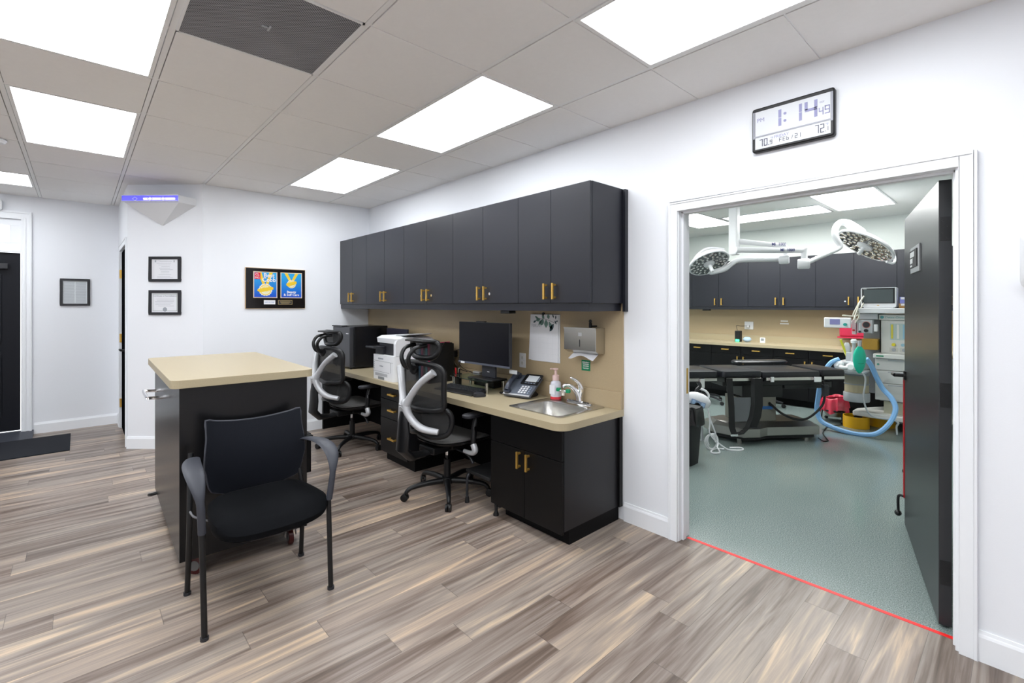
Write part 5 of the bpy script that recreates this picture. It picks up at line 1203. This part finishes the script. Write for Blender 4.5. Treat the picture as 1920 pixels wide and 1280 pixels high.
cable([W5(1324, 748), W5(1330, 780), W5(1340, 808), W5(1346, 830), W5(1345, 838, 4.65), (-2.03, 4.62, .02), (-2.09, 4.60, .006), (-2.13, 4.66, .006), (-2.12, 4.78, .006), (-2.06, 4.80, .006)], .0075, white, 'long white cord falling to the floor by the left jamb', 'cord', 'cord', 'white cords by the left jamb')
cable([W5(1326, 756), W5(1331, 790), W5(1332, 815), (-2.05, 4.80, .02), (-1.98, 4.85, .006), (-1.93, 4.92, .006), (-1.97, 4.98, .006), (-2.05, 4.90, .006)], .0075, white, 'second white cord curling on the green floor by the left jamb', 'cord', 'cord', 'white cords by the left jamb')
c_ = Vector(W5(1331, 825)); lp = []
for k in range(40): a = k / 39 * 2 * PI * 2.6; lp.append((c_.x + RT[0] * .055 * math.cos(a), c_.y + RT[1] * .055 * math.cos(a) + .002 * k, c_.z - .02 + .075 * math.sin(a)))
cable(lp, .006, white, 'coiled bundle of white cord hanging by the left jamb', 'cord', 'cord', 'white cords by the left jamb', 2)
t = thing('iv_stand', 'pale metal stand base standing on the floor behind the waste bin', 'stand', aZ(1312, 833, 0))
o_ = Vector(t.location); b = MB()
part('pole', MB().tube([Vector(W5(1309, 770, 5.1)) - o_, Vector(W5(1315, 800, 5.1)) - o_, Vector(W5(1317, 826, 5.1)) - o_], .016, 8, 3), lgrey, t, smooth=True, local=True)
for q in ((1285, 818), (1287, 826), (1332, 832)): part('leg', MB().tube([Vector(W5(1316, 827, 5.1)) - o_, Vector(W5(*q, 5.05)) - o_], .014, 8, 1), lgrey, t, smooth=True, local=True)

# ---- anesthesia machine
AY = 6.9
t = thing('anesthesia_machine', 'large white anesthesia machine partly hidden by the open door', 'anesthesia machine', (-1.0, 7.15, 0), world=True)
MX0, MX1, MYB = -1.205, -.60, 7.42
part('base', MB().prism([(-1.415, AY - .05), (-.55, AY - .10), (-.55, MYB), (-1.20, MYB), (-1.41, AY + .15)], .14, .20), wht2, t, .012)
b = MB()
for (x, y) in ((-1.34, AY + .03), (-.62, AY), (-1.15, MYB - .06), (-.62, MYB - .06)): b.lathe([(.03, -.02), (.05, -.014), (.05, .014), (.03, .02)], (x, y, .05), (1, 0, 0), 16)
part('caster', b, rub, t)
part('drawer_cabinet', MB().box(MX0 + .04, MX1, AY + .05, MYB, .34, .84), mgrey, t)
for k, (za, zb) in enumerate(((.705, .838), (.555, .70), (.355, .55))):
    d = part('drawer', MB().box(MX0, MX1, AY, AY + .049, za, zb), wht2, t, .004); part('pull', MB().box(MX0 + .12, MX0 + .30, AY - .004, AY, zb - .02, zb - .008), lgrey, d)
part('lock', MB().cyl((MX0 + .03, AY - .006, .77), (MX0 + .03, AY, .77), .012), chrome, t)
part('pedestal', MB().box(-1.13, -.70, AY + .04, MYB - .05, .19, .34), mat('cream steel', (.52, .50, .38), .4), t)
part('work_surface', MB().box(MX0 - .01, MX1, AY - .06, AY + .30, .845, .895), wht2, t, .008)
part('brand_tag', MB().box(MX0 + .02, MX0 + .09, AY - .0615, AY - .06, .865, .880), greenp, t)
part('flow_cabinet', MB().box(-1.17, -.62, AY + .12, MYB, .895, 1.285), wht2, t, .006)
fy = AY + .12
part('flow_window', MB().box(-1.085, -.80, fy - .004, fy, 1.055, 1.245), mat('flow tube panel', (.50, .60, .58), .3), t)
for k, (cn, c3) in enumerate((('flow yellow', (.75, .65, .08)), ('flow white', (.8, .8, .75)), ('flow blue', (.30, .55, .70)), ('flow teal', (.10, .45, .48)), ('flow green', (.35, .60, .40)))):
    part('flow_tube', MB().box(-1.075 + k * .055, -1.055 + k * .055, fy - .010, fy - .004, 1.07, 1.235), mat(cn, c3, .3), t)
for k, c3 in enumerate(((.75, .65, .03), (.30, .50, .60), (.12, .42, .22))): part('knob', MB().cyl((-1.05 + k * .085, fy - .025, 1.0), (-1.05 + k * .085, fy, 1.0), .018), mat('knob%d' % k, c3, .4), t, smooth=True)
b = MB()
for k in range(3): b.box(-1.09 + k * .095, -1.01 + k * .095, fy - .002, fy, .915, .965)
part('gauge_panel', b, mat('pale gauge', (.58, .58, .53)), t)
b = MB()
for k in range(3): b.lathe([(.016, 0), (.020, .001), (.02, .004)], (-1.05 + k * .095, fy - .002, .94), (0, -1, 0), 14)
part('gauge', b, inkg, t)
part('header', MB().box(-1.185, -.62, AY + .09, MYB, 1.287, 1.35), wht2, t, .006)
part('logo', MB().lathe([(.018, 0), (.018, .002)], (-1.155, AY + .0895, 1.318), (0, -1, 0), 16).text('Datex-Ohmeda', .034, -1.125, 1.307, AY + .089, .001), mat('teal print', (.10, .38, .40)), t)
part('top_shelf', MB().box(-1.385, -.60, AY - .02, MYB, 1.365, 1.425), white, t, .008)
part('column', MB().box(-1.35, -1.19, AY + .18, MYB, .40, 1.36), mgrey, t)
part('shelf_bracket', MB().box(-1.37, -1.19, AY + .05, AY + .18, 1.29, 1.362), lgrey, t, .01)
g_ = part('suction_panel', MB().box(-1.375, -1.225, AY - .02, AY + .06, 1.13, 1.285), lgrey, t, .004)
part('gauge_face', MB().cyl((-1.285, AY - .026, 1.228), (-1.285, AY - .02, 1.228), .034), inkd, g_); part('gauge_ring', MB().lathe([(.034, 0), (.040, 0), (.040, .004), (.034, .004)], (-1.285, AY - .022, 1.228), (0, -1, 0), 20, False, False), mat('dial red', (.45, .15, .12)), g_)
part('knob', MB().cyl((-1.285, AY - .05, 1.16), (-1.285, AY - .02, 1.16), .02), bpl, g_); part('flow_meter', MB().box(-1.352, -1.342, AY - .026, AY - .02, 1.16, 1.25), paper, g_); part('small_knob', MB().cyl((-1.347, AY - .04, 1.145), (-1.347, AY - .02, 1.145), .012), bpl2, g_)
part('sensor', MB().box(-1.215, -1.18, AY - .02, AY + .03, 1.15, 1.235), white, t, .008)
part('switch_plate', MB().box(-1.425, -1.385, AY - .03, AY + .03, 1.11, 1.285), mat('pink plate', (.68, .52, .55)), t, .004)
part('red_knob', MB().cyl((-1.405, AY - .05, 1.16), (-1.405, AY - .03, 1.16), .012), red, t)
# vent display
vd = part('display_arm', MB().box(-1.70, -1.42, AY - .10, AY - .06, 1.185, 1.31), white, t, .012, label='swivel ventilator display')
part('display', MB().box(-1.635, -1.53, AY - .103, AY - .10, 1.225, 1.29), mat('violet lcd', (.16, .16, .32), .3, emit=(.2, .2, .42), es=.25), vd)
part('knob', MB().cyl((-1.475, AY - .125, 1.228), (-1.475, AY - .10, 1.228), .018), mat('teal knob', (.02, .35, .30)), vd)
part('arm', MB().tube([(-1.50, AY - .06, 1.25), (-1.42, AY + .05, 1.25), (-1.36, AY + .15, 1.25)], .02), lgrey, vd, smooth=True)
# absorber
ab = part('absorber_head', MB().prism([(-1.53, AY - .30), (-1.30, AY - .32), (-1.26, AY + .10), (-1.50, AY + .10)], .70, .80).box(-1.56, -1.25, AY - .33, AY - .02, .665, .70), lgrey, t, .01)
part('absorber_canister', MB().lathe([(.125, .33), (.130, .34), (.130, .43), (.12, .435)], (-1.36, AY - .12, 0), seg=28), lgrey, ab, smooth=True)
part('canister_layer', MB().lathe([(.118, .44), (.118, .53)], (-1.36, AY - .12, 0), seg=28), cushw, ab, smooth=True)
part('canister_layer', MB().lathe([(.118, .54), (.118, .64)], (-1.36, AY - .12, 0), seg=28), mat('taupe granules', (.28, .26, .20), .8), ab, smooth=True)
part('canister_band', MB().lathe([(.124, .53), (.124, .542)], (-1.36, AY - .12, 0), seg=28).lathe([(.124, .638), (.124, .664)], (-1.36, AY - .12, 0), seg=28), mgrey, ab, smooth=True)
part('valve', MB().lathe([(.05, 0), (.055, .03), (.03, .055)], (-1.475, AY - .34, .76), (-.5, -.8, .3), 18).lathe([(.04, 0), (.05, .03), (.03, .05)], (-1.36, AY - .36, .745), (0, -1, .2), 18).tube([(-1.49, AY - .34, .78), (-1.44, AY - .40, .74), (-1.37, AY - .38, .745)], .022), white, ab, smooth=True)
part('tray_items', MB().box(-1.45, -1.38, AY - .2, AY - .12, .80, .90), lgrey, ab)
part('amber_jar', MB().box(-1.34, -1.19, AY + .05, AY + .17, .93, 1.06), mat('amber panel', (.42, .24, .03), .25), t, .004)
part('valve_pole', MB().tube([(-1.37, AY - .25, .80), (-1.36, AY - .25, .98), (-1.36, AY - .25, 1.03)], [.02, .018, .024]), lgrey, t, smooth=True)
part('breathing_bag_mount', MB().lathe([(.03, 0), (.032, .03), (.02, .045)], (-1.36, AY - .25, 1.02)), white, t, smooth=True)
# breathing bag, hoses as own things
bp = aY(1611.5, 672, 6.42)
t = thing('breathing_bag', 'bright green breathing bag hanging on the anesthesia machine', 'breathing bag', bp)
part('bag', MB().loft([[(x * RT[0] * w_ + 0, x * RT[1] * w_, z) if False else ((RT[0] * math.cos(a) * w_ + FW[0] * math.sin(a) * w_ * .45), (RT[1] * math.cos(a) * w_ + FW[1] * math.sin(a) * w_ * .45), z) for a in [2 * PI * i / 20 for i in range(20)]] for (w_, z) in ((.012, -.165), (.035, -.14), (.058, -.09), (.070, -.03), (.069, .04), (.055, .09), (.03, .125), (.016, .14))]), teal, t, smooth=True)
part('seam', MB().tube([(RT[0] * -.068, RT[1] * -.068, -.045), (FW[0] * -.035 , FW[1] * -.035, -.055), (RT[0] * .068, RT[1] * .068, -.04)], .003, 6, 4), mat('dark green seam', (.0, .28, .18)), t, smooth=True)
part('neck', MB().cyl((0, 0, .135), (0, 0, .20), .016, .02), lgrey, t, smooth=True)
def dY(px, Y): return Y / (FW[1] + RT[1] * (px - 960) / FOC)
H1 = [(1574, 673, 6.0), (1558, 680, 5.9), (1544, 700, 5.8), (1538, 720, 5.7), (1534, 745, 5.65), (1532, 768, 5.62), (1539, 788, 5.6), (1560, 800, 5.6), (1590, 810, 5.6), (1618, 814.5, 5.6), (1645, 812, 5.65), (1668, 793, 5.75), (1679, 768, 5.8), (1672, 747, 5.85), (1655, 728, 5.85), (1643, 706, 5.85), (1634, 686, 5.85), (1624, 672, 5.9)]
H1Y = (6.55, 6.52, 6.5, 6.5, 6.5, 6.5, 6.48, 6.45, 6.42, 6.42, 6.42, 6.5, 6.6, 6.65, 6.68, 6.66, 6.62, 6.58)
cable([aY(q[0], q[1], yy) for q, yy in zip(H1, H1Y)], .026, blue_h, 'thick light blue corrugated breathing hose looping down to the floor', 'hose', 'breathing_hose')
cable([aY(q[0], q[1], 6.55) for q in ((1613, 697), (1622, 706), (1622, 722), (1619, 745), (1626, 770), (1640, 782), (1668, 786), (1684, 792), (1681, 800), (1682, 815))], .009, lgrey, 'thin grey sampling tube trailing from the green bag', 'tube', 'sampling_tube')
# patient monitor
c0 = aY(1647, 577, AY + .1)
t = thing('patient_monitor', 'white rimmed patient monitor on top of the anesthesia machine', 'patient monitor', (-1.185, AY + .12, 1.4255))
part('casing', MB().loft([rrect(0, .127, .335, .235, .02, -.07, 4, 'y'), rrect(0, .127, .335, .235, .02, .06, 4, 'y'), rrect(0, .12, .26, .18, .02, .10, 4, 'y')]).box(-.14, .14, -.06, .06, 0, .02), white, t, smooth=False)
part('bezel', MB().box(-.155, .155, -.0715, -.0702, .055, .235), bpl, t); part('screen', MB().box(-.140, .140, -.073, -.0716, .065, .222), mat('grey screen', (.085, .105, .11), .25), t)
part('brand_print', MB().box(-.145, -.11, -.0726, -.0716, .226, .230), white_t, t); part('button', MB().box(-.01, .01, -.072, -.0701, .03, .037), mat('amber led', (.6, .35, .05)), t)
for k, pts in enumerate((((1620, 555), (1612, 568), (1606, 585), (1601, 600)), ((1618, 558), (1607, 575), (1611, 592), (1604, 605)), ((1616, 560), (1604, 580), (1600, 592), (1609, 600)), ((1622, 562), (1613, 580), (1606, 592), (1580, 591)))):
    cable([aD(*q, 5.62 + .02 * k) for q in pts], .008, mat('cream lead', (.62, .61, .52), .5), 'cream monitor lead in the bundle left of the patient monitor', 'cable', 'monitor_lead', 'cream leads left of the patient monitor')
for k, (z0, z1, mm, lb) in enumerate(((1.4255, 1.48, mat('brown box', (.40, .22, .08), .6), 'white and brown carton right of the patient monitor'), (1.4805, 1.555, mat('violet box', (.22, .24, .62), .5), 'blue and white carton stacked right of the patient monitor'))):
    xx = aY(1687, 570, AY + .1)[0]
    t = thing('carton', lb, 'box', (xx + .13, AY + .17, z0)); part('box', MB().box(-.13 - .008 * (1 - k), .13, -.07, .07, 0, z1 - z0), mm, t, .001); part('label', MB().box(-.12, .10, -.0712, -.0701, .03 if k == 0 else .045, (z1 - z0) - .003), white, t)
# sharps box behind
t = thing('sharps_container', 'red sharps container fixed to the backsplash behind the anesthesia machine', 'sharps container', (-1.60, R2Y - .125, 1.0)); part('bin', MB().box(-.20, .34, -.12, .105, .02, .20), mat('dark red bin', (.48, .02, .06), .35), t, .02); part('rim', MB().box(-.22, .36, -.13, .11, .0, .02), mat('dark red bin', (.48, .02, .06)), t)
# pen/tool holder items on absorber
t = thing('tube_packet', 'yellow tipped tube in a clear packet on the absorber', 'tube', aD(1588, 668, 5.7)); part('tube', MB().tube([(0, 0, 0), tuple(-rtv * .03 + upv * .08), tuple(-rtv * .075 + upv * .20)], .013, 8, 2), mat('acid yellow', (.70, .70, .05), .4), t, smooth=True); part('packet', MB().ball(tuple(upv * .09), .05, (.8, .5, 1.7)), mat('crumpled clear film', (.62, .64, .66), .2), t, smooth=True)
# coiled sensor cable on shelf
t = thing('coiled_cable', 'coiled grey cable lying beside the amber panel', 'cable', aD(1640, 660, 5.9))
lp = []
for k in range(36): a = k / 35 * 2 * PI * 3; lp.append(((.055 + .008 * math.sin(k)) * math.cos(a), .05 * math.sin(a), .012 * math.sin(a) + .0006 * k))
part('coil', MB().tube(lp, .006, 6, 2), mat('dark grey cable', (.12, .12, .13)), t, smooth=True)
# red bag and kick bucket
bk_ = aD(1564, 785, 5.95)
t = thing('kick_bucket', 'round steel kick bucket in a wheeled ring, lined with a red bag', 'bucket', (bk_[0], bk_[1], 0))
part('bucket', MB().lathe([(.09, .07), (.125, .17), (.13, .22)], seg=28), steeld, t, smooth=True)
part('ring_frame', MB().lathe([(.14, .135), (.150, .14), (.150, .155), (.14, .16)], seg=28, cap0=False, cap1=False), bpl, t, smooth=True)
for k in range(4):
    a = PI / 4 + k * PI / 2; part('leg', MB().tube([(.145 * math.cos(a), .145 * math.sin(a), .148), (.155 * math.cos(a), .155 * math.sin(a), .05)], .008).ball((.158 * math.cos(a), .158 * math.sin(a), .022), .022), bpl, t, smooth=True)
rb = MB().grid(lambda u, v: ((.11 + .045 * v + .016 * math.sin(11 * 2 * PI * u + 4 * v) * v) * math.cos(2 * PI * u), (.11 + .045 * v + .016 * math.sin(11 * 2 * PI * u) * v) * math.sin(2 * PI * u), .235 + .085 * math.sin(PI * (.2 + .8 * v)) - .09 * v * v + .022 * math.sin(5 * 2 * PI * u) * v + .02 * math.sin(2 * PI * u + 1)), 66, 8, 0)
part('red_bag', rb, redbag, t, smooth=True)
# yellow cable guard ring
yp = aZ(1604, 804, 0)
t = thing('yellow_ring_guard', 'yellow round plastic guard standing on the green floor', 'guard', (yp[0] - .02, yp[1] + .13, 0))
part('ring', MB().lathe([(.125, 0), (.132, .0), (.132, .135), (.122, .135), (.122, .01)], seg=36, cap0=False, cap1=False), yel, t, smooth=True)
part('caster', MB().lathe([(.03, -.015), (.05, -.01), (.05, .01), (.03, .015)], (0, 0, .09), (1, 0, 0), 16).box(-.02, .06, -.02, .02, .10, .13), bpl, t)
t2 = dup(t, (yp[0] + .18, yp[1] + .42, 0), .4, 'second yellow round guard in the shadow under the machine', 'yellow round guards'); t['group'] = 'yellow round guards'
# floor cord by table base
cable([(-1.50, 5.80, .05), (-1.47, 5.86, .01), (-1.44, 5.93, .006), (-1.48, 6.02, .006), (-1.58, 6.3, .006), (-1.60, 6.7, .006), (-1.45, 6.9, .006)], .006, rub, 'thin black floor cord from the operating table base', 'cord', 'cord')
